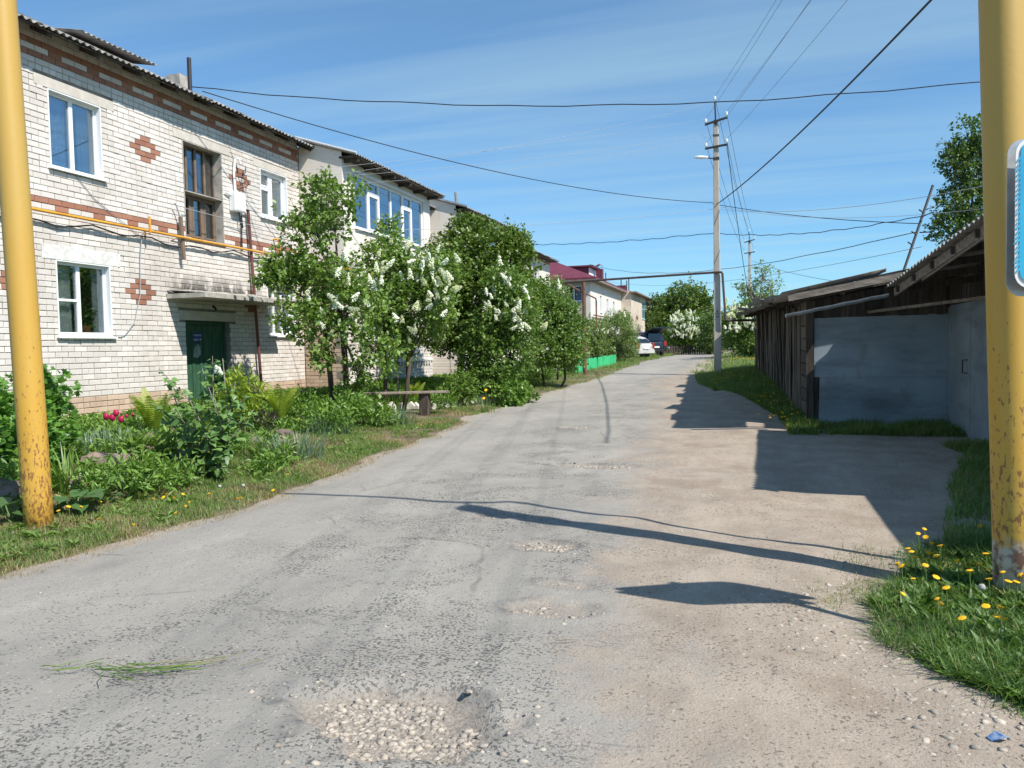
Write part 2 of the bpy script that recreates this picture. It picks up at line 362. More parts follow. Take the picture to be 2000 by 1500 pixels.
# ---------------------------------------------------------------- road and dirt yard
POT = []   # potholes: centre, half axes along the road's x and y, depth, rotation
for (px_, py_, ax, ay, dp) in [(770, 1400, .48, .31, .06), (1065, 1073, .26, .18, .03), (1165, 912, .62, .26, .035), (1080, 1188, .3, .18, .022), (1130, 838, .4, .22, .03), (1100, 1142, .2, .1, .015), (960, 1010, .25, .12, .018)]:
    p = ground(px_, py_); POT.append((p[0], p[1], ax, ay, dp))
def surf(X, Y):
    h = HT(X, Y)
    for (cx, cy, ax, ay, dp) in POT:
        a = (X-cx)/ax; b = (Y-cy)/ay; q = np.sqrt(a*a+b*b)+.35*(fbm(X*7+cx, Y*7, 3, 5)-.5)*2
        h = h-dp*ss(1.02, .84, q)+.006*ss(1.5, 1.1, q)*ss(.8, 1.05, q)
    return h
def road_mat():
    t = NT('asphalt'); t.rough(.92); t.b.inputs['Specular IOR Level'].default_value = .25
    sand = t.attr('sand'); pot = t.attr('pot')
    # worn binder against pale dust
    worn = t.ramp(t.noise(.9, 9, (1, .55, 1), .6), .4, .62); w2 = t.ramp(t.noise(3.7, 8, (1, .5, 1), .6), .36, .66)
    base = t.mix(worn, (.37, .342, .298), (.25, .235, .21)); base = t.mix(w2, base, (.325, .3, .262))
    base = t.mix(t.ramp(t.noise(14, 8), .48, .72, 0, .4), base, (.27, .262, .248))
    base = t.mix(t.ramp(t.noise(.5, 7, (2.6, .16, 1), .6, .6), .6, .8, 0, .12), base, (.22, .215, .205))          # wheel tracks
    base = t.mix(t.ramp(t.noise(1.8, 5, (.25, 2.2, 1), .7, 1.5), .66, .71, 0, .6), base, (.15, .145, .14))     # transverse cracks
    # chips of dark and light stone
    def spots(scale, keep, c, amt, size):
        v = t.n('ShaderNodeTexVoronoi'); v.inputs['Scale'].default_value = scale; t.l(t.pos(), v.inputs[0])
        sp = t.n('ShaderNodeSeparateColor'); t.l(v.outputs['Color'], sp.inputs[0])
        m = t.math('MULTIPLY', t.ramp(v.outputs['Distance'], size, size*.6), t.ramp(sp.outputs[0], keep-.02, keep+.02))
        return t.math('MULTIPLY', m, amt), c
    reg = t.math('MULTIPLY', t.ramp(t.noise(1.0, 9, None, .68), .43, .54, .0, 1.), t.ramp(t.noise(4.2, 8, None, .65), .3, .5, .45, 1.))
    reg = t.math('MULTIPLY', reg, t.ramp(t.math('ADD', t.z()[0], t.math('MULTIPLY', t.noise(.9, 6), 1.6)), -3.6, -2.4, .12, 1.)); lim = t.ramp(reg, 0, 1, .64, .515); m1 = t.ramp(t.math('SUBTRACT', t.noise(58, 3, None, .62, .3), lim), 0, .03, 0, .88); c1 = (.095, .09, .083)
    base = t.mix(t.math('MULTIPLY', m1, t.ramp(sand, .3, .95, 1, .15)), base, c1)
    m2, c2 = spots(46, .9, (.58, .55, .5), .6, .3); base = t.mix(m2, base, c2)
    sandc = t.mix(t.ramp(t.noise(1.6, 8), .4, .62), (.385, .32, .255), (.31, .25, .196)); sandc = t.mix(t.ramp(t.noise(9, 8, (1, .4, 1)), .5, .68, 0, .5), sandc, (.29, .24, .195))
    sandc = t.mix(t.ramp(t.noise(26, 8, None, .7), .5, .7, 0, .45), sandc, (.27, .225, .18)); sandc = t.mix(t.ramp(t.noise(4.5, 8, (1, .6, 1), .65), .42, .7, 0, .5), sandc, (.45, .385, .315))
    sandc = t.mix(t.ramp(t.noise(.8, 9, None, .66), .54, .72, 0, .55), sandc, (.26, .19, .135)); m3 = t.ramp(t.math('SUBTRACT', t.noise(52, 3, None, .6, .3), t.ramp(t.noise(1.7, 8, None, .65), .4, .6, .64, .56)), 0, .03, 0, .8); sandc = t.mix(m3, sandc, (.14, .115, .09))
    m4, c4 = spots(34, .93, (.55, .5, .43), .6, .32); sandc = t.mix(m4, sandc, c4)
    sm = t.ramp(t.math('ADD', sand, t.math('MULTIPLY', t.math('SUBTRACT', t.noise(1.5, 10, None, .7), .5), 1.9)), .3, .72)
    crk = t.n('ShaderNodeTexVoronoi', feature='DISTANCE_TO_EDGE'); crk.inputs['Scale'].default_value = .55; wv = t.n('ShaderNodeMixRGB'); wv.inputs[0].default_value = .22; t.l(t.pos(), wv.inputs[1])
    nn = t.n('ShaderNodeTexNoise'); nn.inputs['Scale'].default_value = 2.2; nn.inputs['Detail'].default_value = 7; t.l(t.pos(), nn.inputs[0]); t.l(nn.outputs['Color'], wv.inputs[2]); t.l(wv.outputs[0], crk.inputs[0])
    cm = t.math('MULTIPLY', t.ramp(crk.outputs['Distance'], .009, .003), t.ramp(t.noise(1.3, 5), .5, .6)); base = t.mix(t.math('MULTIPLY', cm, .4), base, (.09, .088, .083))
    col = t.mix(sm, base, sandc); col = t.mix(t.math('MULTIPLY', t.attr('rim'), t.ramp(t.noise(22, 6), .35, .6, .2, .85)), col, (.13, .128, .122)); col = t.mix(pot, col, t.mix(t.ramp(t.noise(60, 4), .4, .6), (.36, .315, .265), (.24, .205, .17)))
    t.col(col)
    h = t.math('ADD', t.math('MULTIPLY', t.noise(70, 7, None, .65), .9), t.math('MULTIPLY', t.noise(9, 7), .9)); t.bump(h, .75, .014); return t.m
M['road'] = road_mat()
def top(X, Y): return surf(X, Y)+.02+(.022+.075*ss(.6, 2., X-XL(Y))*ss(.9, .1, X)*ss(16, 11, Y))*(fbm(X*1.0, Y*.9, 3, 31)-.5)
yl = [-4.]
while yl[-1] < 80: yl.append(yl[-1]+max(.035, .0065*max(yl[-1], 0)))
yl = np.array(yl); us = np.linspace(0, 1, 110)
U, YY = np.meshgrid(us, yl); wig = .22*(fbm(YY*.8, YY*0+3, 4, 21)-.5)+.12*(fbm(YY*4, YY*0, 3, 22)-.5)
L_ = XL(YY)-.15+wig; RR = XR(YY)+.9; XX = L_+(RR-L_)*U; ZZ = top(XX, YY)-.02*np.exp(-(XX-L_)/.12)-.02*(XX-L_ < 1e-4)
dl = XX-L_; dr = XR(YY)-XX
sand = np.clip(1-dl/.55, 0, 1)*.8; sand = np.maximum(sand, ss(1.6, -.9, dr)); sand = np.clip(sand+.3*ss(.55, .75, fbm(XX*.5, YY*.3, 3, 41))*ss(2.4, .6, dr), 0, 1)
pot = np.zeros_like(XX); rim = np.zeros_like(XX)
for (cx, cy, ax, ay, dp) in POT:
    q = np.sqrt(((XX-cx)/ax)**2+((YY-cy)/ay)**2)+.7*(fbm(XX*7+cx, YY*7, 3, 5)-.5); pot = np.maximum(pot, ss(1.0, .8, q)*min(1, .35+dp*16)); rim = np.maximum(rim, ss(.86, 1.0, q)*ss(1.2, 1.04, q)*ss(.46, .56, fbm(XX*3+cy, YY*3, 2, 19)))
m_, n_ = XX.shape; ii = np.arange((m_-1)*(n_-1)); b0 = (ii//(n_-1))*n_+ii % (n_-1)
structure(obj_np('road', np.stack([XX.ravel(), YY.ravel(), ZZ.ravel()], 1), np.stack([b0, b0+1, b0+n_+1, b0+n_], 1), M['road'], attrs={'sand': sand.ravel(), 'pot': pot.ravel(), 'rim': rim.ravel()}, smooth=True))
yl2 = yl[yl < 21.5]; us = np.linspace(0, 1, 60); U, YY = np.meshgrid(us, yl2)
L_ = XR(YY)+.9; RR = np.where(YY < 13.2, 4.85, np.maximum(XSHED(YY)-.1, L_+.1)); XX = L_+(RR-L_)*U
ZZ = top(XX, YY)+.03*(fbm(XX*1.3, YY*1.3, 4, 51)-.5)*ss(0, 1, XX-L_)-.012*ss(0, 1, XX-L_)
m_, n_ = XX.shape; ii = np.arange((m_-1)*(n_-1)); b0 = (ii//(n_-1))*n_+ii % (n_-1)
structure(obj_np('dirt_yard', np.stack([XX.ravel(), YY.ravel(), ZZ.ravel()], 1), np.stack([b0, b0+1, b0+n_+1, b0+n_], 1), M['road'], attrs={'sand': np.ones(XX.size), 'pot': np.zeros(XX.size)}, smooth=True))

# loose stones lying in the potholes and along the right verge
def stone_tpl(rng, n=1):
    v = np.array([(1, 0, 0), (-1, 0, 0), (0, 1, 0), (0, -1, 0), (0, 0, 1), (0, 0, -1), (.6, .6, .5), (-.6, .6, .4), (.6, -.6, .5), (-.6, -.6, .45)], float)
    return v
_oct = np.array([(4, 6, 7), (4, 7, 9), (4, 9, 8), (4, 8, 6), (6, 0, 2), (6, 2, 7), (7, 2, 1), (7, 1, 9), (9, 1, 3), (9, 3, 8), (8, 3, 0), (8, 0, 6), (5, 2, 0), (5, 1, 2), (5, 3, 1), (5, 0, 3)])
def pebbles(name, label, P, size, mat_, flat=.55, cat='gravel'):
    n = len(P); T = stone_tpl(RNG); s = size*np.exp(np.clip(RNG.normal(0, .55, n), -1.2, 1.0)); V = T[None]*s[:, None, None]*np.array([1, .75, flat]); V = V*(1+RNG.uniform(-.4, .3, (n, 10, 1)))
    a = RNG.uniform(0, 6.28, n); ca, sa = np.cos(a)[:, None], np.sin(a)[:, None]
    X_ = V[..., 0]*ca-V[..., 1]*sa; Y_ = V[..., 0]*sa+V[..., 1]*ca; V = np.stack([X_, Y_, V[..., 2]], -1)+P[:, None]
    o = obj_np(name, V.reshape(-1, 3), (_oct[None]+10*np.arange(n)[:, None, None]).reshape(-1, 3), mat_, attrs={'var': np.repeat(RNG.uniform(0, 1, n), 10)})
    return tag(o, label, cat, kind='stuff')
plabels = ['pale crushed stone filling the nearest pothole in the road', 'broken stone in the small pothole left of the pole shadow', 'long strip of crushed stone across the middle of the road', 'stones scattered in the shallow pothole between the shadows', 'stones in the far pothole left of the garage shadow', 'few stones in a shallow dip of the road', 'stones by the tip of the pole shadow']
for k, (cx, cy, ax, ay, dp) in enumerate(POT):
    n = [2300, 420, 900, 260, 160, 80, 120][k]
    rr = np.sqrt(RNG.uniform(0, 1, n)); aa = RNG.uniform(0, 6.28, n); X = cx+ax*.92*rr*np.cos(aa); Y = cy+ay*.92*rr*np.sin(aa)
    q = np.sqrt(((X-cx)/ax)**2+((Y-cy)/ay)**2)+.7*(fbm(X*7+cx, Y*7, 3, 5)-.5); ok = (q < .9) & (fbm(X*5, Y*5, 3, 71+k)-.22*(Y-cy)/ay > .4); X, Y = X[ok], Y[ok]
    m_o = n//18; aa = RNG.uniform(0, 6.28, m_o); rr = 1+np.abs(RNG.normal(0, .35, m_o)); X = np.concatenate([X, cx+ax*rr*np.cos(aa)]); Y = np.concatenate([Y, cy+ay*rr*np.sin(aa)])
    pebbles('gravel', plabels[k], np.stack([X, Y, top(X, Y)-.003], 1), [.0098, .011, .014, .010, .014, .009, .009][k], M['gravel'])
n = 1300; Y = RNG.uniform(2.5, 5.2, n); edge = np.interp(Y, [2.4, 3.3, 4.0, 4.6, 5.3], [1.55, 1.2, .75, .6, .8]); X = edge-.34+RNG.normal(0, .16, n)
pebbles('gravel', 'loose pale chippings along the right edge of the dirt by the dandelions', np.stack([X, Y, top(X, Y)-.006], 1), .0105, M['gravel'])
n = 260; Y = RNG.uniform(2.2, 14, n); X = RNG.uniform(XL(Y)+.1, 2.6, n)
pebbles('gravel', 'odd small stones scattered over the road surface', np.stack([X, Y, top(X, Y)-.001], 1), .006, M['gravel'])
M['lintel'] = mat('lintel', (.62, .57, .5), (.52, .47, .41), 5, .9, .3, 60)
# ---------------------------------------------------------------- walls, windows
def fmX(X): return lambda u, v, w_: (X+w_, u, v)          # wall facing the street (+X): u along Y
def fmY(Y): return lambda u, v, w_: (u, Y-w_, v)          # wall facing the camera (-Y): u along X
def ubox(mb, fm, u0, u1, v0, v1, w0, w1): return mb.box(u0, u1, v0, v1, w0, w1, fm)
def holed(mb, fm, u0, u1, v0, v1, w0, w1, holes):
    us = sorted({u0, u1, *[h for q in holes for h in q[:2] if u0 < h < u1]}); vs = sorted({v0, v1, *[h for q in holes for h in q[2:4] if v0 < h < v1]})
    for i in range(len(vs)-1):
        run = None
        for j in range(len(us)-1):
            cu, cv = (us[j]+us[j+1])/2, (vs[i]+vs[i+1])/2
            hit = any(q[0] < cu < q[1] and q[2] < cv < q[3] for q in holes)
            if not hit and run is None: run = us[j]
            if run is not None and (hit or j == len(us)-2):
                e = us[j] if hit else us[j+1]; ubox(mb, fm, run, e, vs[i], vs[i+1], w0, w1); run = None
def window(parent, fm, u0, u1, v0, v1, cols, depth=.11, fmat='white_pvc', gmat='glass', curtain=None, room=True, sill=True, fw=.06, jamb=None, name='window', sillmat='white_pvc'):
    """cols: list of (width share, [transom heights 0..1], sash?)"""
    mb = MB(); a, b = u0+.003, u1-.003; c, d = v0+.003, v1-.003; w0, w1 = -depth-.05, -depth
    ubox(mb, fm, a, b, c, c+fw, w0, w1); ubox(mb, fm, a, b, d-fw, d, w0, w1); ubox(mb, fm, a, a+fw, c+fw, d-fw, w0, w1); ubox(mb, fm, b-fw, b, c+fw, d-fw, w0, w1)
    tot = sum(q[0] for q in cols); u = a+fw; W = b-a-2*fw; panes = []
    for k, (sh, tr, sash) in enumerate(cols):
        e = u+W*sh/tot
        if k < len(cols)-1: ubox(mb, fm, e-fw*.6, e+fw*.6, c+fw, d-fw, w0+.002, w1+.004)
        x0 = u+(fw*.6 if k else 0); x1 = e-(fw*.6 if k < len(cols)-1 else 0)
        cuts = [c+fw]+[c+fw+(d-c-2*fw)*t for t in tr]+[d-fw]
        for i in range(len(cuts)-1):
            y0 = cuts[i]+(fw*.35 if i else 0); y1 = cuts[i+1]-(fw*.35 if i < len(cuts)-2 else 0)
            if i: ubox(mb, fm, x0, x1, cuts[i]-fw*.35, cuts[i]+fw*.35, w0+.004, w1+.002)
            if sash:
                s_ = .04
                for q in ((x0, x1, y0, y0+s_), (x0, x1, y1-s_, y1), (x0, x0+s_, y0+s_, y1-s_), (x1-s_, x1, y0+s_, y1-s_)): ubox(mb, fm, *q, w0+.006, w1+.012)
                panes.append((x0+s_, x1-s_, y0+s_, y1-s_))
            else: panes.append((x0, x1, y0, y1))
        u = e
    wo = mb.build(name, M[fmat], parent)
    for q in panes: ubox(MB(), fm, *q, w0+.018, w0+.026).build('pane', M[gmat], wo)
    if curtain:
        for (f0, f1, g0, g1, cm) in curtain:
            n = 40; us_ = [a+fw+W*(f0+(f1-f0)*i/n) for i in range(n+1)]; ph = random.random()*6
            v0_, v1_ = c+fw+(d-c-2*fw)*g0, c+fw+(d-c-2*fw)*g1; vs = []; fs = []
            for i, q in enumerate(us_):
                ww = w0-.09+.022*math.sin(i*1.25+ph)+.012*math.sin(i*.47+ph*2)
                vs += [fm(q, v0_, ww), fm(q, v1_, ww)]
                if i: fs.append((2*i-2, 2*i, 2*i+1, 2*i-1))
            MB().add(vs, fs).build('curtain', M[cm], wo, True)
    if room:
        r = MB(); e = .02; z = -1.3
        vs = [fm(*q) for q in ((u0-e, v0-e, w0-.012), (u1+e, v0-e, w0-.012), (u1+e, v1+e, w0-.012), (u0-e, v1+e, w0-.012), (u0-.4, v0-.6, z), (u1+.4, v0-.6, z), (u1+.4, v1+.3, z), (u0-.4, v1+.3, z))]
        r.add(vs, [(4, 5, 6, 7), (0, 4, 7, 3), (1, 2, 6, 5), (3, 7, 6, 2), (0, 1, 5, 4)]).build('window_interior', M['room'], wo)
    if sill:
        q = MB(); vs = [fm(*t) for t in ((u0-.05, v0-.035, w1), (u1+.05, v0-.035, w1), (u1+.05, v0-.045, .07), (u0-.05, v0-.045, .07), (u0-.05, v0+.004, w1), (u1+.05, v0+.004, w1), (u1+.05, v0-.02, .07), (u0-.05, v0-.02, .07))]
        q.add(vs, [(3, 2, 1, 0), (4, 5, 6, 7), (0, 1, 5, 4), (1, 2, 6, 5), (2, 3, 7, 6), (3, 0, 4, 7)]).build('sill', M[sillmat], wo)
    if jamb:
        j = MB(); ubox(j, fm, u1-.022, u1+.0, v0, v1, w1+.002, .004); ubox(j, fm, u0, u0+.022, v0, v1, w1+.002, .004); ubox(j, fm, u0+.022, u1-.022, v1-.02, v1, w1+.002, .003); j.build('jamb', M[jamb], wo)
    return wo
def corrugated(wd, ln, waves=8, amp=.022, th=.008, rows=2):
    """one sheet: width along local x, runs up-slope along local y; returns mesh in local coordinates with its lower left at 0"""
    n = waves*6; V = []; Fc = []
    for t in (0, -th):
        for j in range(rows+1):
            for i in range(n+1): V.append((wd*i/n, ln*j/rows, t+amp*math.cos(2*math.pi*i/6)))
    k = (n+1)*(rows+1)
    for j in range(rows):
        for i in range(n):
            a = j*(n+1)+i; Fc += [(a, a+1, a+n+2, a+n+1), (k+a, k+a+n+1, k+a+n+2, k+a+1)]
    for i in range(n): Fc += [(i+1, i, k+i, k+i+1), (rows*(n+1)+i, rows*(n+1)+i+1, k+rows*(n+1)+i+1, k+rows*(n+1)+i)]
    for j in range(rows):
        a = j*(n+1); Fc += [(a, a+n+1, k+a+n+1, k+a), (a+n+n+1, a+n, k+a+n, k+a+n+n+1)]
    return np.array(V), np.array(Fc)
_cv, _cf = corrugated(1.06, 1.55)
SHEET = mesh_np('roof_sheet', _cv, _cf, M['slate'], smooth=False)
def slate_roof(parent, X0, z0, slope, ya, yb, rows, name='roof_sheet', jitter=.006):
    """rows of slate sheets climbing towards -X from the eave edge at X0"""
    n = max(1, int(round((yb-ya)/1.0))); wd = (yb-ya)/n; th = math.atan(slope)
    for j in range(rows):
        for i in range(n):
            dz = random.uniform(-jitter, jitter)
            base = (X0-1.42*j*math.cos(th), ya+wd*i-.03+random.uniform(-.012, .012), z0+1.42*j*math.sin(th)+.012*(i % 2)+dz+.01*j)
            m = Matrix(((0, -math.cos(th), math.sin(th)), (1, 0, 0), (0, math.sin(th), math.cos(th)))).to_euler()
            o = piece(name, SHEET, base, parent, m); o.scale = (wd/1.0, 1, 1)

# ================================================================ the near brick house
XF = -11.1; FM = fmX(XF)
house = thing('brick_house', (XF, 12, .4), 'long two-storey white brick house with red brick patterns and grey slate roof', 'house')
HOLES = [(10.05, 11.14, 4.74, 6.02), (10.06, 11.2, 1.93, 3.2), (13.2, 14.42, 3.99, 5.97), (15.8, 16.9, 4.82, 5.96), (15.93, 17.03, 2.0, 3.2), (13.1, 14.5, .45, 2.28)]
LINT = [(9.8, 11.44, 3.2, 3.44), (9.8, 11.44, 6.02, 6.2), (12.95, 14.68, 5.97, 6.15), (15.55, 17.15, 5.96, 6.14), (15.7, 17.2, 3.2, 3.42), (12.92, 14.72, 2.28, 2.48)]
mb = MB(); holed(mb, FM, 6.6, 17.45, .1, 7.02, -.5, -.014, HOLES); wall = mb.build('wall', M['mortar'], house)
BH, CO = .098, .375
HEAD = {3, 9, 15, 20, 28, 34, 44, 48, 57, 60}
DIA = [(12.12, 52), (11.9, 24), (15.12, 52), (15.3, 24), (9.2, 24)]
def brick_colour(yc, i, n):
    z = CO+BH*i
    if i in (62, 64): return 'brick_red'
    if i == 63: return 'brick_red' if n % 3 == 0 else 'brick_white'
    if i == 38 and (yc < 17.3): return 'brick_red'
    if i == 37: return 'brick_red' if n % 3 == 0 else 'brick_white'
    for (dy, di) in DIA:
        r = abs(i-di); d = abs(yc-dy)
        if r <= 2 and d < (.34, .22, .1)[r] and not (r == 0 and d < .08): return 'brick_red'
    if i < 5: return 'brick_tan'
    return 'brick_white'
bricks = []
for i in range(-1, 68):
    z0 = CO+BH*i; head = i in HEAD; stp = .13 if head else .26; off = 0 if head else (.13 if i % 2 else 0)
    n = 0; y = 6.6+off-.26
    # keep the diamonds' bricks centred
    while y < 17.44:
        a, b = max(y, 6.6)+.0055, min(y+stp, 17.45)-.0055; n += 1; y += stp
        if b-a < .03: continue
        segs = [(a, b)]
        for q in HOLES+LINT:
            if z0+BH-.01 > q[2]+.03 and z0 < q[3]-.03:
                ns = []
                for s in segs:
                    if s[1] <= q[0] or s[0] >= q[1]: ns.append(s)
                    else:
                        if s[0] < q[0]-.02: ns.append((s[0], q[0]-.002))
                        if s[1] > q[1]+.02: ns.append((q[1]+.002, s[1]))
                segs = ns
        for s in segs:
            if s[1]-s[0] > .025: bricks.append((s[0], s[1], z0, brick_colour((s[0]+s[1])/2, i, n)))
def brick_verts(a, b, h, jx=0):
    """brick in local coordinates centred in y/z, front towards +x, with worn front edges"""
    w2, h2, c = (b-a)/2, h/2, .006; V = []
    for x, g in ((-.05, 0), (-.0055+jx, 0), (jx, c)):
        V += [(x, -w2+g, -h2+g), (x, w2-g, -h2+g), (x, w2-g, h2-g), (x, -w2+g, h2-g)]
    return V
BF = [(0, 1, 5, 4), (1, 2, 6, 5), (2, 3, 7, 6), (3, 0, 4, 7), (4, 5, 9, 8), (5, 6, 10, 9), (6, 7, 11, 10), (7, 4, 8, 11), (8, 9, 10, 11)]
_bm = {}
def brick_piece_mesh(ln, mt):
    key = (round(ln, 2), mt, random.randrange(4))
    if key not in _bm:
        b = MB(); b.var = random.random(); b.add(brick_verts(0, ln, .0885), BF); _bm[key] = b.mesh('brick', M[mt])
    return _bm[key]
# the bricks that show largest are objects of their own (nearest the camera, in the band the picture shows), the rest one mesh
vis = [k for k, q in enumerate(bricks) if q[1]-q[0] > .1 and q[0] > 9.85]
vis.sort(key=lambda k: (bricks[k][0]+bricks[k][1])/2+.15*abs(bricks[k][2]-1.5)-(.9 if bricks[k][3] == 'brick_red' else 0))
single = set(vis[:290]); rest = {m: MB() for m in ('brick_white', 'brick_red', 'brick_tan')}
for k, (a, b, z0, mt) in enumerate(bricks):
    jx = random.gauss(0, .003); yc, zc = (a+b)/2, z0+BH/2+random.gauss(0, .0012)
    if k in single:
        piece('brick', brick_piece_mesh(b-a, mt), (XF+jx, yc, zc), wall, (0, random.gauss(0, .006), random.gauss(0, .004)))
    else:
        r = rest[mt]; r.var = random.random(); r.add([(XF+v[0], yc+v[1], zc+v[2]) for v in brick_verts(a, b, .0885, jx)], BF)
for mt, r in rest.items():
    o = r.build('brickwork', M[mt], wall); o['kind'] = 'stuff'
for k, q in enumerate(LINT):
    ubox(MB(), FM, q[0], q[1], q[2]+.004, q[3]-.004, -.12, .008 if k != 5 else .004).build('lintel', M[['whitewash', 'lintel', 'lintel', 'lintel', 'whitewash', 'lintel'][k]], house)
window(house, FM, 10.05, 11.14, 4.74, 6.02, [(1, [], 0), (1, [], 0)], curtain=[(0, .5, 0, 1, 'curtain'), (.75, 1, 0, 1, 'curtain_plain')], jamb='white_pvc')
w2 = window(house, FM, 10.06, 11.2, 1.93, 3.2, [(1, [.48], 0), (1.15, [], 0)], gmat='glass_old', curtain=[(0, .42, .0, 1, 'curtain_plain'), (.88, 1, 0, 1, 'curtain_plain')], jamb='white_pvc')
window(house, FM, 15.8, 16.9, 4.82, 5.96, [(1, [.66], 1), (1.1, [], 1)], curtain=[(0, .3, 0, 1, 'curtain_plain'), (.8, 1, 0, 1, 'curtain_plain')], jamb='white_pvc')
window(house, FM, 15.93, 17.03, 2.0, 3.2, [(1, [], 0), (1, [], 0), (1, [], 0)], curtain=[(0, .8, 0, 1, 'curtain')], jamb='white_pvc')
sw = window(house, FM, 13.2, 14.42, 3.99, 4.95, [(1, [], 1), (1, [], 1), (1, [], 1)], depth=.2, gmat='glass_old', fmat='frame_grey', sill=False, jamb='concrete')
sw2 = window(house, FM, 13.2, 14.42, 4.97, 5.97, [(1, [], 0), (1, [], 0), (1, [], 0), (1, [], 0)], depth=.2, gmat='glass_old', fmat='frame_grey', sill=False, jamb='concrete', fw=.045)
for k in range(5):
    y = 13.3+.24*k; ubox(MB(), FM, y, y+.035, 5.0, 5.45+.28*random.random(), -.3, -.285).build('batten', M['wood_orange'], sw2)
ubox(MB(), FM, 14.3, 14.4, 5.0, 5.9, -.3, -.282).build('batten', M['wood_orange'], sw2)
ubox(MB(), FM, 13.62, 13.74, 4.1, 4.8, -.62, -.6).build('wooden_post', M['wood_orange'], sw)
ubox(MB(), FM, 13.14, 14.45, 3.93, 3.985, -.2, .03).build('sill', M['frame_grey'], sw)
# green double door
dr = MB(); ubox(dr, FM, 13.105, 14.495, 2.2, 2.275, -.2, -.12); ubox(dr, FM, 13.105, 13.17, .45, 2.2, -.2, -.12); ubox(dr, FM, 14.43, 14.495, .45, 2.2, -.2, -.12)
door = dr.build('door', M['door_green'], house)
for k, (a, b) in enumerate(((13.175, 13.765), (13.785, 14.425))):
    lf = MB(); ubox(lf, FM, a, b, .47, 2.195, -.2, -.165); o = lf.build('door_leaf', M['door_green'], door)
    for q in ((a+.005, b-.005, 2.08, 2.19), (a+.005, b-.005, .48, .62), (a+.005, a+.1, .62, 2.08), (b-.1, b-.005, .62, 2.08), ((a+b)/2-.035, (a+b)/2+.035, .62, 2.08)):
        ubox(MB(), FM, *q, -.165, -.147).build('batten', M['door_green'], door)
ubox(MB(), FM, 13.1, 14.5, .3, .45, -.45, .25).build('doorstep', M['concrete'], house)
ubox(MB(), FM, 13.0, 14.6, .3, 2.4, -1.2, -1.1).build('porch_wall', M['room'], house)
# porch slab with dirty edge, bulb holder under it
po = MB(); ubox(po, FM, 12.58, 15.9, 2.69, 2.78, .0, .92); po.build('porch_slab', M['concrete'], house)
pm = MB(); us_ = np.linspace(12.6, 15.88, 40); vs = []; fs = []
for i, u in enumerate(us_):
    hh = .02+.05*float(fbm(u*4, 1., 3, 8))
    vs += [FM(u, 2.782, .9), FM(u, 2.782+hh, .82), FM(u, 2.782+hh*1.5, .4), FM(u, 2.782+hh*2.2, .006)]
    if i: fs += [(4*i-4+k, 4*i+k, 4*i+1+k, 4*i-3+k) for k in range(3)]
fs += [(0, 1, 2, 3), (len(vs)-1, len(vs)-2, len(vs)-3, len(vs)-4)]
pm.add(vs, fs).build('porch_screed', M['concrete'], house, True)
MB().tube([FM(13.95, 2.6, 0), FM(13.95, 2.56, .07), FM(13.95, 2.5, .08)], .025, 8).build('bulb_holder', M['black_metal'], house)
nv = MB(); nv.add([FM(13.46, 1.52, -.1455), FM(13.6, 1.49, -.1455), FM(13.69, 1.56, -.1455), FM(13.7, 1.74, -.1455), FM(13.62, 1.8, -.1455), FM(13.5, 1.72, -.1455)], [(0, 1, 2, 3, 4, 5)]); nv.build('torn_notice', mat('torn_notice', (.42, .45, .42), (.12, .19, .14), 22, .8), door)
# number plate on the door
plate = tag(ubox(MB(), FM, 13.47, 13.73, 1.83, 2.03, -.146, -.138).build('entrance_plate', M['blue_sign']), 'small blue enamel plate with white lettering on green door', 'sign')
def text(body, size, parent, mt, Mx, name='lettering', ex=.0008):
    c = bpy.data.curves.new(name, 'FONT'); c.body = body; c.size = size; c.align_x = 'CENTER'; c.align_y = 'CENTER'; c.extrude = ex
    o = bpy.data.objects.new(name, c); me = bpy.data.meshes.new_from_object(o); bpy.data.objects.remove(o); me.transform(Mx); me.materials.append(mt)
    return link(bpy.data.objects.new(name, me), parent)
def txM(x, y, z): return Matrix(((0, 0, 1, x), (1, 0, 0, y), (0, 1, 0, z), (0, 0, 0, 1)))
text('ПОДЪЕЗД', .048, plate, M['white_paint'], txM(XF-.1365, 13.6, 1.975)); text('кв.1-4', .085, plate, M['white_paint'], txM(XF-.1365, 13.6, 1.885))
# flower pot with a houseplant behind the lower window
fp = thing('houseplant', (XF-.24, 10.85, 2.0), 'potted houseplant with dark leaves behind the lower left window', 'houseplant')
MB().tube([(XF-.24, 10.85, 1.97), (XF-.24, 10.85, 2.12)], [.055, .08], 12).build('pot', M['terracotta'], fp)
# gas pipe along the facade, cable, conduit etc.
gp = thing('gas_pipe', (XF, 12.5, 3.94), 'thin yellow gas pipe running along the brick facade between the storeys', 'pipe')
MB().tube([(XF+.16, 6.6, 3.945), (XF+.16, 16.25, 3.925)], .026, 8).build('pipe', M['gas_yellow'], gp)
MB().tube([(XF+.16, 16.22, 3.925), (XF+.16, 16.25, 3.94), (XF+.16, 16.25, 4.3), (XF+.1, 16.25, 4.33), (XF+.0, 16.25, 4.33)], .026, 8).build('riser', M['gas_yellow'], gp)
for y in (8.1, 12.0, 15.6): MB().tube([(XF-.02, y, 3.88), (XF+.2, y, 3.88), (XF+.2, y, 4.0)], .012, 6).build('bracket', M['gas_yellow'], gp)
MB().tube([(XF+.2, 12.0, 4.2), (XF+.2, 12.0, 3.9)], .022, 6).build('bracket', M['gas_yellow'], gp)
cb = MB(); pts = [(XF+.05, 6.6+i*.35, 3.8+.05*math.sin(i*1.7)+.03*math.sin(i*.6)) for i in range(28)]; cb.tube(pts, .014, 5)
tag(cb.build('cable', M['wire']), 'black cable clipped to the brick wall under the yellow pipe', 'cable')
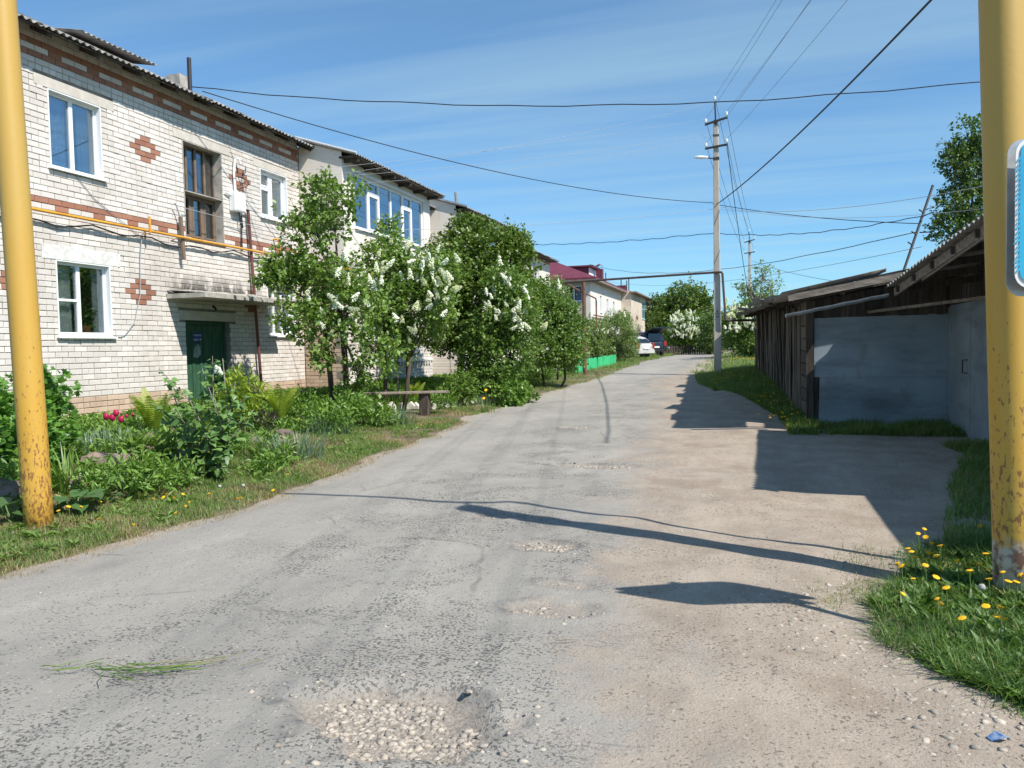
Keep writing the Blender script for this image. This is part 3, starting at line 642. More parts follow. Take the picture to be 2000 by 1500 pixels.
tag(MB().tube([(XF+.09, 15.17, 4.86), (XF+.1, 15.25, 3.4), (XF+.12, 15.4, .85)], .035, 8).build('downpipe', M['maroon_pipe']), 'dark red vertical conduit pipe beside the porch slab', 'pipe')
bx = thing('meter_box', (XF, 14.85, 4.85), 'white meter box on the brick wall below the broken diamond pattern', 'meter box')
bevel(ubox(MB(), FM, 14.62, 15.0, 4.75, 5.18, .0, .17).build('case', M['white_pvc'], bx), .02)
ubox(MB(), FM, 14.65, 14.97, 4.78, 5.15, .17, .178).build('door', M['white_pvc'], bx)
MB().tube([FM(14.78, 5.18, .06), FM(14.76, 5.6, .05), FM(14.8, 5.92, .06), FM(14.88, 5.95, .1), FM(14.92, 5.84, .12)], .026, 8).build('conduit', M['white_pvc'], bx)
MB().tube([FM(14.62, 5.1, .05), FM(14.45, 5.13, .04)], .022, 6).build('conduit', M['white_pvc'], bx)
MB().tube([FM(14.85, 4.75, .08), FM(14.87, 4.5, .1), FM(14.97, 4.42, .08), FM(14.96, 4.7, .06), FM(14.96, 3.9, .05)], .016, 6).build('cable', M['wire'], bx)
tag(MB().tube([(XF+.1, 15.17, 4.84), (XF+.1, 15.0, 4.84)], .025, 6).build('conduit_elbow', M['black_metal']), 'short black pipe joining the meter box to the red conduit', 'pipe')
br = thing('wall_bracket', (XF, 12.95, 3.9), 'dark wooden bracket post fixed to the wall left of stairwell window', 'bracket')
MB().bar((XF+.1, 12.95, 4.35), (XF+.12, 12.98, 3.5), .07, .05, (1, 0, 0)).build('post', M['frame_grey'], br); MB().tube([(XF+.1, 12.95, 4.3), (XF+.1, 12.85, 4.55), (XF+.1, 12.8, 4.6)], .014, 6).build('hook', M['galv'], br)
MB().tube([(XF, 12.75, 3.85), (XF+.12, 12.97, 3.98)], .012, 5).build('stay', M['old_frame'], br)
tag(MB().tube([FM(11.95, 3.92, .06), FM(11.9, 3.4, .03), FM(11.85, 2.7, .04), FM(11.7, 2.2, .03), FM(11.45, 1.95, .03), FM(11.2, 1.93, .02)], .009, 5).build('cable', M['wire_white']), 'pale cable hanging from the yellow pipe down to the lower window', 'cable')
tag(MB().tube([FM(10.5, 4.7, .02), FM(10.9, 4.35, .02), FM(11.9, 3.85, .02)], .006, 5).build('cable', M['wire_grey']), 'thin grey cable running down from the upper left window', 'cable')
tag(MB().tube([FM(13.05, 4.55, .1), FM(15.6, 4.5, .14)], .007, 5).build('clothes_line', M['wire_white']), 'white line stretched across the stairwell window', 'cable')
wr = thing('wire_bracket', (XF, 15.15, 5.5), 'tangle of iron hooks over the broken red diamond', 'bracket')
for k in range(7):
    y, z = 15.0+.28*random.random(), 5.25+.5*random.random(); a = random.uniform(-1, 1)
    MB().tube([FM(y, z, -.01), FM(y+.05*a, z+.03, .1), FM(y+.12*a, z+.1, .13), FM(y+.14*a, z+.02, .15)], .009, 5).build('hook', M['black_metal'], wr)
# roof over the whole length
slate_roof(house, -10.62, 6.79, .466, 6.6, 17.6, 4)
sf = MB(); sf.add([FM(u, z, w_) for u in (6.6, 17.5) for z, w_ in ((6.745, .44), (6.93, .03), (6.95, .03), (6.765, .44))], [(0, 1, 5, 4), (3, 7, 6, 2), (0, 4, 7, 3), (1, 2, 6, 5), (0, 3, 2, 1), (4, 5, 6, 7)]); sf.build('soffit', M['dark_wood'], house)
for k in range(12): MB().bar(FM(6.95+k*.95, 6.9, .03), FM(6.95+k*.95, 6.72, .4), .07, .08).build('rafter_end', M['dark_wood'], house)
ubox(MB(), FM, 6.6, 17.5, 7.02, 7.08, -.35, -.05).build('wall_plate', M['dark_wood'], house)
# dormer, chimney and vent stack, each part of the roof
def dormer_at(y0, y1, xf, z0, zh):
    d = MB(); d.prism([(0, z0), (-2.6, z0+1.2), (-2.6, z0+zh+.25), (0, z0+zh)], lambda a, b: (xf+a, y0, b), lambda a, b: (xf+a, y1, b)); dd = d.build('dormer', M['dark_wood'], house)
    nn = max(1, int(round((y1-y0+.5)/1.)))
    for i in range(nn):
        m = Matrix(((0, -math.cos(.2), math.sin(.2)), (1, 0, 0), (0, math.sin(.2), math.cos(.2)))).to_euler()
        for j in range(2): piece('roof_sheet', SHEET, (xf+.35-1.4*j, y0-.25+i*(y1-y0+.5)/nn, z0+zh+.0+.29*j+.01*i), dd, m)
dormer_at(12.55, 13.95, -12.95, 7.55, .46)
p = PX(349, 160, -13.2); ch = MB(); ch.box(-13.4, -13.0, p[1]-.2, p[1]+.2, 7.4, p[2]+.12); ch.build('chimney', M['concrete'], house)
p = PX(371, 170, -11.6); MB().tube([(-11.6, p[1], 6.9), (-11.6, p[1], p[2]+.62)], .045, 8).build('vent_stack', M['black_metal'], house); STACK = np.array([-11.6, p[1], p[2]+.1])
# loggias: plaster box over a brick ground floor, glazed along the street
def loggia(ya, yb, near):
    XL0, XL1 = XF, -9.86; fm = fmX(XL1); gy0, gy1 = ya+.62, yb-.5
    lo = MB(); holed(lo, fm, ya, yb, 3.86, 6.52, -.2, 0, [(gy0, gy1, 4.8, 6.22)]); lo.box(XL0, XL1-.2, ya, ya+.18, 3.86, 6.62); lo.box(XL0, XL1-.2, yb-.18, yb, 3.86, 6.62); lw = lo.build('loggia_wall', M['plaster'], house)
    MB().box(XL0, XL1+.04, ya-.04, yb+.04, 3.72, 3.857).build('loggia_slab', M['concrete'], house)
    MB().box(XL0+.02, XL0+.05, ya+.2, yb-.2, 3.9, 6.5).build('back_wall', M['plaster2'], house)
    window(house, fm, gy0, gy1, 4.8, 6.22, [(1, [], 0), (.85, [.75], 1), (1, [], 0), (1, [], 0), (.85, [.75], 1), (1, [], 0)], depth=.05, gmat='glass_loggia', room=False, curtain=[(.19, .33, 0, .72, 'curtain'), (.34, .66, 0, .8, 'curtain'), (.84, 1, 0, .8, 'curtain')], name='loggia_window')
    # scalloped fascia strip
    sc = MB(); n = 60; vs = []; fs = []
    for i in range(n+1):
        u = gy0-.05+(gy1-gy0+.1)*i/n; vs += [fm(u, 6.235, .012), fm(u, 6.30+.018*abs(math.sin(i*1.05)), .02)]
        if i: fs.append((2*i-2, 2*i, 2*i+1, 2*i-1))
    sc.add(vs, fs).build('fascia_strip', M['white_pvc'], house)
    g = MB(); holes = [(ya+1.2, ya+2.3, 1.9, 3.1)]
    holed(g, fmX(XL1-.03), ya+.0, yb, .2, 3.72, -.3, -.014, holes); g.box(XL0, XL1-.33, ya+.016, ya+.25, .2, 3.72); gw = g.build('ground_floor_wall', M['mortar'] if near else M['far_white_brick'], house)
    window(house, fmX(XL1-.03), ya+1.2, ya+2.3, 1.9, 3.1, [(1, [], 0), (1, [], 0)], curtain=[(0, 1, 0, 1, 'curtain')])
    if near:
        for fm2, ua, ub, hl, mt in ((fmX(XL1-.03), ya, yb, holes, 'brick_white'), (fmY(ya), XL0+.005, XL1-.035, [], 'brick_tan')):
            bk = MB()
            for i in range(-1, 34):
                z0 = CO+BH*i; u = ua-(.13 if i % 2 else 0)
                while u < ub-.02:
                    a, b = max(u, ua)+.005, min(u+.26, ub)-.005; u += .26
                    if b-a < .03 or z0 > 3.6 or any(a < q[1] and b > q[0] and z0+.09 > q[2] and z0 < q[3] for q in hl): continue
                    jx = random.gauss(0, .002); bk.var = random.random()
                    bk.add([fm2((a+b)/2+v[1], z0+BH/2+v[2], v[0]+jx) for v in brick_verts(a, b, .0885)], BF)
            o = bk.build('brickwork', M[mt], gw); o['kind'] = 'stuff'
        for k in range(int((yb-ya-.3)/.2)):     # dentil course
            ubox(MB(), fmX(XL1-.03), ya+.2+k*.2, ya+.3+k*.2, 1.14, 1.24, .0, .05).build('dentil', M['brick_white'], gw)
        ubox(MB(), fmX(XL1-.03), ya+.05, yb-.05, 1.245, 1.31, .0, .06).build('string_course', M['whitewash'], gw)
        MB().tube([(XL1+.1, ya-.1, 3.66), (XL1+.1, yb, 3.66)], .026, 8).build('gas_pipe', M['gas_yellow'], house); MB().tube([(XL0+.1, ya-.1, 3.66), (XL1+.1, ya-.1, 3.66)], .026, 8).build('gas_pipe', M['gas_yellow'], house)
    slate_roof(house, -9.4, 6.5, .32, ya-.08, yb+.25, 2)
    s2 = MB(); ubox(s2, fm, ya-.06, yb+.2, 6.44, 6.48, -.05, .42); s2.build('soffit', M['dark_wood'], house)
    for k in range(6): ubox(MB(), fm, ya+.1+k*(yb-ya-.3)/5, ya+.18+k*(yb-ya-.3)/5, 6.36, 6.44, .0, .4).build('rafter_end', M['dark_wood'], house)
    MB().add([(-9.4, ya-.11, 6.5), (-9.4, ya-.11, 6.56), (XF, ya-.11, 7.1), (XF, ya-.11, 7.04), (-9.4, ya-.08, 6.5), (-9.4, ya-.08, 6.56), (XF, ya-.08, 7.1), (XF, ya-.08, 7.04)], [(0, 1, 2, 3), (7, 6, 5, 4), (0, 4, 5, 1), (1, 5, 6, 2), (2, 6, 7, 3), (3, 7, 4, 0)]).build('verge_board', M['white_pvc'] if near else M['galv'], house)
    MB().add([(XL1-.01, ya+.01, 6.5), (XL0, ya+.01, 6.5), (XL0, ya+.01, 7.0), (XL1-.01, ya+.01, 6.62)], [(0, 1, 2, 3)]).build('gable_plaster', M['plaster'], house)
loggia(17.47, 23.0, True); loggia(25.3, 30.3, False)
# far half of the house
far_holes = [(y, y+1.2, z, z+1.25) for y in (32.2, 35.6, 39.6) for z in (1.95, 4.75)]
fw_ = MB(); holed(fw_, FM, 17.45, 43.2, .2, 6.8, -.5, -.02, far_holes+[(25.6, 30, 4, 6.5), (17.8, 22.7, 4, 6.5)]); fw_.build('wall', M['far_white_brick'], house)
for q in far_holes: window(house, FM, *q, [(1, [], 0), (1, [], 0)], curtain=[(0, .4, 0, 1, 'curtain')])
for z in (6.36, 6.56): ubox(MB(), FM, 23.1, 25.2, z, z+.09, -.02, .004).build('red_course', M['brick_red'], house); ubox(MB(), FM, 30.4, 43.2, z, z+.09, -.02, .004).build('red_course', M['brick_red'], house)
for k in range(34): ubox(MB(), FM, 30.5+k*.37, 30.62+k*.37, 6.455, 6.555, -.02, .004).build('red_brick', M['brick_red'], house)
slate_roof(house, -10.58, 6.55, .466, 17.6, 43.5, 4)
s3 = MB(); ubox(s3, FM, 17.5, 43.4, 6.5, 6.54, -.02, .45); s3.build('soffit', M['dark_wood'], house)
MB().tube([PX(893, 410, -12), PX(891, 375, -12)], .09, 8).build('vent_stack', M['galv'], house)
rb = MB(); rb.prism([(-11.3, 6.8), (-16.2, 9.05), (-21, 6.8)], lambda a, b: (a, 6.62, b), lambda a, b: (a, 43.3, b)); rb.build('attic', M['dark_wood'], house)
bb = MB(); bb.box(-21, -12.6, 6.62, 43.15, .1, 6.78); bb.build('back_rooms', M['mortar'], house)
# ================================================================ sheds and garage on the right
def hz(x, y): return float(HT(x, y))
def plank_mesh(w_, h_, t_, seed, mt):
    rr = random.Random(seed); b = MB(); b.var = rr.random(); e = [rr.uniform(-.02, .02) for _ in range(4)]
    b.add([(-w_/2, -t_/2, 0), (w_/2, -t_/2, 0), (w_/2+.004*e[0], t_/2, 0), (-w_/2, t_/2, 0), (-w_/2, -t_/2, h_+e[1]), (w_/2, -t_/2, h_+e[2]), (w_/2, t_/2, h_+e[2]), (-w_/2, t_/2, h_+e[1])],
          [(3, 2, 1, 0), (4, 5, 6, 7), (0, 1, 5, 4), (1, 2, 6, 5), (2, 3, 7, 6), (3, 0, 4, 7)])
    return b.mesh('plank', M[mt])
PL = [plank_mesh(.15+.012*(k % 4), 1., .024, k, 'shed_wood') for k in range(8)]; PD_ = [plank_mesh(.13+.01*(k % 3), 1., .022, 50+k, 'dark_wood') for k in range(6)]
shed = thing('wooden_shed', (1.1, 14.4, .15), 'row of weathered dark plank sheds with a grey sheet metal end wall', 'shed')
SA, SB = np.array([1.02, 14.5]), np.array([.15, 28.5]); sdir = (SB-SA)/np.linalg.norm(SB-SA); slen = np.linalg.norm(SB-SA); sang = math.atan2(sdir[1], sdir[0])
# street side: boarded door of horizontal planks, then upright planks of uneven length
core = MB(); core.add([(SA[0]+.08, SA[1]+.02, 0), (SB[0]+.08, SB[1], .3), (SB[0]+3, SB[1], .3), (4.5, SA[1]+.02, 0), (SA[0]+.08, SA[1]+.02, 2.32), (SB[0]+.08, SB[1], 2.62), (SB[0]+3, SB[1], 3.0), (4.5, SA[1]+.02, 2.9)],
                      [(3, 2, 1, 0), (4, 5, 6, 7), (0, 1, 5, 4), (1, 2, 6, 5), (2, 3, 7, 6), (3, 0, 4, 7)]); core.build('shed_body', M['dark_wood'], shed)
def side(s): p = SA+sdir*s; return p[0], p[1]
for k in range(9):
    x0, y0 = side(.22); x1, y1 = side(1.55); z = .12+hz(x0, y0)+.235*k
    b = MB(); b.var = random.random(); b.bar((x0, y0, z+.1+random.uniform(-.01, .01)), (x1, y1, z+.13+random.uniform(-.01, .01)), .026, .215); b.build('plank', M['shed_wood'], shed)
s = 1.75
while s < slen:
    x, y = side(s); h_ = 2.05+random.uniform(-.12, .1)+.02*s; g = hz(x-.2, y)
    piece('plank', random.choice(PL), (x-.02-random.random()*.03, y, g-.05), shed, (random.gauss(0, .03), random.gauss(0, .02), sang+random.gauss(0, .05)), (1, 1, h_))
    s += random.uniform(.17, .24) if s < 7 else .26
piece('corner_post', PL[1], (SA[0]-.02, SA[1]-.02, .0), shed, (0, .01, 0), (1.2, 5, 2.3)); piece('door_post', PL[2], (*side(1.65), .1), shed, (0, 0, sang), (.7, 3, 2.2))
# end wall: painted sheet metal in two courses, dark boards above
YE = 14.4
e = MB(); e.add([(1.1, YE, .1), (3.16, YE, .1), (3.16, YE, .96), (1.12, YE, .965), (1.1, YE-.004, .1), (3.16, YE-.004, .1), (3.16, YE-.012, .96), (1.12, YE-.012, .965)], [(0, 1, 2, 3), (7, 6, 5, 4), (3, 2, 6, 7), (0, 3, 7, 4)]); e.build('lower_metal_sheet', M['grey_metal'], shed)
e = MB(); e.add([(1.03, YE-.005, .955), (3.16, YE-.005, .95), (3.16, YE-.005, 2.0), (1.03, YE-.005, 1.98), (1.03, YE-.022, .955), (3.16, YE-.022, .95), (3.16, YE-.022, 2.0), (1.03, YE-.022, 1.98)], [(0, 1, 2, 3), (7, 6, 5, 4), (3, 2, 6, 7), (0, 3, 7, 4), (1, 0, 4, 5)]); e.build('upper_metal_sheet', M['grey_metal'], shed)
for k in range(13):
    for zz in (.935, ): MB().tube([(1.2+k*.155, YE-.02, zz), (1.2+k*.155, YE-.034, zz)], .009, 6).build('rivet', M['grey_metal'], shed)
MB().box(.9, 1.02, YE-.06, YE+.06, .0, 2.1).build('jamb_board', M['dark_wood'], shed)
for k in range(17): piece('plank', random.choice(PD_), (.98+k*.135, YE-.01+random.uniform(-.008, .008), 1.985), shed, (0, random.gauss(0, .012), 0), (1, 1, .30+.023*k))
# mono-pitch roof: corrugated sheets with a battered low edge
RZ = 2.30
def shed_sheet(x, y, z, tilt, rz, sc=1.):
    e = (Matrix.Rotation(rz, 3, 'Z') @ Matrix(((0, math.cos(tilt), -math.sin(tilt)), (-1, 0, 0), (0, math.sin(tilt), math.cos(tilt))))).to_euler()
    return piece('roof_sheet', SHEET, (x, y, z), shed, e, (1, sc, 1))
for i in range(16):
    for j in range(3):
        y = 14.03+i*1.0; x = .5-.066*(y-13.0)*1.0; 
        shed_sheet(x+1.48*j+random.uniform(-.03, .03)*(j == 0)+(.3 if i == 0 and j > 0 else 0), y, RZ+.018*(y-13)+.27*j+random.uniform(-.02, .03)*(j == 0), .178+(random.uniform(-.04, .03) if j == 0 else 0), random.gauss(0, .02) if j == 0 else 0)  # gap beside the first row's low sheet, added to let sun onto the panel
for (y, z, tl, rz_) in ((15.2, 2.42, .02, .25), (17.3, 2.5, -.12, -.2), (20.2, 2.58, .05, .3), (23.4, 2.62, -.1, -.15)):
    shed_sheet(.36-.066*(y-13), y, z-.05, tl, rz_*.4, .25)
for i in range(6): MB().bar((.62-.066*i*2.6, 13.2+i*2.6, 2.24+.045*i), (4.4, 13.2+i*2.6, 2.92+.045*i), .06, .09).build('rafter', M['dark_wood'], shed)
MB().bar((.55, 13.02, 2.27), (4.4, 13.02, 2.93), .03, .1).build('verge_board', M['grey_wood'], shed)
p0 = PY(1534, 614, 12.95); p1 = PY(1735, 573, 12.95); g = MB(); n = 9; vs = []; fs = []
for e_ in range(14):
    t = e_/13; c = p0*(1-t)+p1*t+np.array([0, 0, .004*math.sin(e_*1.9)])
    for i in range(n):
        a = math.pi*i/(n-1); vs.append(c+np.array([0, -.055*math.cos(a), -.055*math.sin(a)]))
    if e_: fs += [((e_-1)*n+i, (e_-1)*n+i+1, e_*n+i+1, e_*n+i) for i in range(n-1)]
tag(g.add(vs, fs).build('rain_gutter', M['galv'], None, True), 'battered light grey rain gutter sloping across the shed end wall', 'gutter')
# near garage: grey metal gates, dark boards, corrugated roof with a broken eave line
gar = thing('metal_garage', (3.15, 12, 0), 'garage with tall pale grey metal gates beside the yellow pole', 'garage')
XG = 3.14
gb = MB(); gb.box(XG+.03, 7.5, 5.1, YE+.0, -.1, 2.62); gb.build('garage_body', M['dark_wood'], gar)
for k, (a, b) in enumerate(((12.98, 14.2), (11.62, 12.96), (8.2, 9.6), (9.62, 11.0))):
    q = MB(); q.box(XG-.035, XG, a, b, .06, 2.12); q.box(XG-.047, XG-.035, a+.02, b-.02, 1.0, 1.03); gl = q.build('gate_leaf', M['grey_metal'], gar)
    if k == 0: MB().tube([(XG-.04, a+.16, 1.25), (XG-.1, a+.16, 1.25), (XG-.1, a+.16, 1.05), (XG-.04, a+.16, 1.05)], .011, 6).build('handle', M['black_metal'], gl)
    for zz in (.5, 1.7): MB().tube([(XG-.045, (b if k == 0 else a)-.03, zz), (XG-.045, (b if k == 0 else a)-.03, zz+.12)], .014, 6).build('hinge', M['grey_metal'], gl)
MB().box(XG-.03, XG+.02, 14.21, YE-.03, 0, 2.1).build('gate_post', M['grey_metal'], gar); MB().box(XG-.03, XG+.02, 11.03, 11.6, 0, 2.1).build('gate_post', M['grey_metal'], gar)
for k in range(42): piece('plank', random.choice(PD_), (XG-.012+random.uniform(-.01, .01), 8.0+k*.152, 2.13), gar, (0, 0, math.pi/2+random.gauss(0, .02)), (1, 1, .72 if k < 26 else .72-.022*(k-26)))
MB().bar((XG-.03, 11.9, 2.13), (1.9, YE-.06, 2.06), .05, .045).build('loose_batten', M['grey_wood'], gar)
EDGE = [np.array([2.36, 7.2, 2.96]), np.array([2.34, 9.0, 2.89]), np.array([2.17, 10.6, 2.68]), np.array([1.93, 12.78, 2.38])]
def edge_at(t):
    L = [np.linalg.norm(EDGE[i+1]-EDGE[i]) for i in range(3)]; s = t*sum(L)
    for i in range(3):
        if s <= L[i] or i == 2: return EDGE[i]+(EDGE[i+1]-EDGE[i])*min(1, s/L[i])
        s -= L[i]
n = 300; vs = []; fs = []; T6 = sum(np.linalg.norm(EDGE[i+1]-EDGE[i]) for i in range(3))/.13
for i in range(n+1):
    p = edge_at(i/n); wv = .02*math.cos(2*math.pi*i/n*T6)
    up_ = np.array([7.4, p[1]+.3*i/n, 3.6])
    for k in range(4):
        q = p+(up_-p)*k/3; vs += [q+np.array([0, 0, wv]), q+np.array([0, 0, wv-.008])]
    if i:
        a, b = (i-1)*8, i*8
        for k in range(3): fs += [(a+2*k, a+2*k+2, b+2*k+2, b+2*k), (a+2*k+1, b+2*k+1, b+2*k+3, a+2*k+3)]
        fs.append((a, b, b+1, a+1))
MB().add(vs, fs).build('corrugated_roof', M['slate'], gar)
for a, b in ((EDGE[0], EDGE[1]), (EDGE[1]+[0, .02, 0], EDGE[3]+[0, -.02, 0])): MB().bar(a+np.array([.12, 0, -.09]), b+np.array([.12, 0, -.09]), .03, .12).build('fascia', M['grey_wood'], gar)
for i in range(8):
    p = edge_at(.04+i*.13); MB().bar(p+np.array([.06, 0, -.1]), (4.4, p[1]+.1, p[2]+.14), .05, .09).build('rafter', M['dark_wood'], gar)
MB().bar((2.42, 9.4, 2.72), (2.2, 11.6, 2.42), .022, .12).build('loose_board', M['grey_wood'], gar)

# ================================================================ yellow gas-pipe posts
def yellow_mat():
    t = NT('yellow_post'); t.rough(.5); z = t.z()[2]
    col = t.mix(t.ramp(t.noise(1.4, 6, (3, 3, .7)), .4, .65), (.55, .295, .03), (.56, .34, .062))
    col = t.mix(t.ramp(z, 3.0, 1.2), t.mix(.75, col, (.49, .325, .085)), col)
    lim = t.ramp(z, 0, 2.3, .48, .71)
    def band(v, wd): return t.ramp(t.math('SUBTRACT', v, lim), 0, wd)
    col = t.mix(t.math('MULTIPLY', band(t.noise(15, 9, (2.2, 2.2, .7), .72), .13), .7), col, (.3, .14, .045))
    col = t.mix(t.math('MULTIPLY', band(t.noise(42, 8, (1, 1, .45), .6), .04), .85), col, (.2, .085, .035))
    col = t.mix(t.math('MULTIPLY', t.ramp(t.noise(12, 7, (5, 5, .35), .6), .63, .72), .5), col, (.4, .26, .07))
    col = t.mix(t.ramp(t.math('ADD', z, t.math('MULTIPLY', t.noise(9, 5), .25)), .5, .45), col, t.mix(t.ramp(t.noise(16, 7), .45, .6), (.46, .43, .38), (.17, .09, .06)))
    t.col(col); t.bump(t.noise(30, 8), .25, .004); return t.m
M['yellow_post'] = yellow_mat()
M['yellow_post_left'] = M['yellow_post'].copy(); M['yellow_post_left'].name = 'yellow_post_left'
for nd in M['yellow_post_left'].node_tree.nodes:
    if nd.type == 'MAP_RANGE' and abs(nd.inputs[1].default_value-.5) < 1e-4: nd.inputs[1].default_value = .2; nd.inputs[2].default_value = .05
def post(base, top, r, name, label, mt):
    t = thing(name, base, label, 'post'); n = 28
    MB().tube([np.array(base)*(1-k/12)+np.array(top)*(k/12) for k in range(13)], r, n).build('pipe', M[mt], t, True); return t
lb = np.array([-6.06, 5.2, 0]); lb[2] = hz(lb[0], lb[1])-.2; PH = 4.85
lt = lb+np.array([-.2, .02, PH+.75]); LPOST = post(lb, lt, .118, 'gas_pipe_post', 'yellow rusty steel post standing in the grass by the garden, left edge', 'yellow_post_left')
rb_ = np.array([1.5, 5.2, -.15]); rt = np.array([1.36, 5.24, PH+.1]); RPOST = post(rb_, rt, .118, 'gas_pipe_post', 'yellow rusty steel post with whitewashed foot among dandelions, right edge', 'yellow_post')
gx_ = thing('gas_pipe', (rt[0]+.1, 6.2, 0), 'thin gas pipe rising behind the right yellow post and crossing high over the road', 'pipe')
rp0 = np.array([1.64, 5.62, -.1])
MB().tube([rp0, (1.54, 5.64, PH-.35), (1.48, 5.6, PH-.12), (1.35, 5.5, PH+.02), (1.0, 5.46, PH+.08), (-2.5, 5.35, PH+.5), lt+np.array([.3, .1, .1]), lt+np.array([-3, .2, .15])], .03, 8).build('pipe', M['gas_yellow'], gx_)
MB().tube([rt+np.array([0, 0, -.06]), rt+np.array([-.1, .2, -.02]), (1.35, 5.5, PH+.02)], .022, 6).build('clamp', M['gas_yellow'], gx_)
MB().tube([rp0+np.array([0, 0, .55]), rp0+np.array([-.02, 0, .85])], .06, 8).build('valve_sleeve', M['rust_pipe'], gx_)
# road sign at the right edge of the picture, its own thin post just outside
sg = thing('road_sign', (1.42, 3.9, 0), 'blue road sign with peeling film on a galvanised backing, right edge', 'road sign')
def rrect(w_, h_, r, n=5):
    o = []
    for cx, cy, a0 in ((w_/2-r, h_/2-r, 0), (-w_/2+r, h_/2-r, 90), (-w_/2+r, -h_/2+r, 180), (w_/2-r, -h_/2+r, 270)):
        for k in range(n+1): a = R(a0+90*k/n); o.append((cx+r*math.cos(a), cy+r*math.sin(a)))
    return o
def panel(parent, name, cx, cy, cz, w_, h_, r, th, yaw, mt):
    ca, sa = math.cos(yaw), math.sin(yaw); f = lambda d: (lambda a, b: (cx+a*ca-d*sa, cy+a*sa+d*ca, cz+b))
    return MB().prism(rrect(w_, h_, r), f(0), f(th)).build(name, M[mt], parent)
M['sign_blue'] = mat('sign_blue', (.03, .32, .55), (.04, .4, .62), 3, .4, layers=[((.6, .62, .62), 5, .7, .76, (2, 2, .6))])
pc = PD(1968, 420, 3.42); ya_ = R(14)
front = np.array([pc[0]+.36*math.cos(ya_), pc[1]+.36*math.sin(ya_), pc[2]])
panel(sg, 'front_plate', front[0]+.012, front[1]-.03, front[2], .7, .66, .07, .004, ya_, 'white_paint')
fi = panel(sg, 'blue_film', front[0]+.014, front[1]-.035, front[2]+.005, .665, .62, .05, .002, ya_, 'sign_blue')
for k in range(24):
    z = front[2]-.25+k*.021; b = MB(); a0 = -.333; x = lambda a: (front[0]+a*math.cos(ya_)+.014, front[1]+a*math.sin(ya_)-.036)
    L = .012+.02*random.random(); b.add([(*x(a0), z), (*x(a0-L), z-.012), (*x(a0), z+.018)], [(0, 1, 2)]); b.build('film_flake', M['sign_blue'], sg)
panel(sg, 'back_plate', front[0]+.0, front[1]+.06, front[2]-.01, .72, .70, .07, .004, ya_+R(4), 'galv')
sp = np.array([front[0]+.12, front[1]+.05]); MB().tube([(sp[0]+.02, sp[1], -.1), (sp[0], sp[1], 2.55)], .028, 10).build('sign_post', M['galv'], sg)

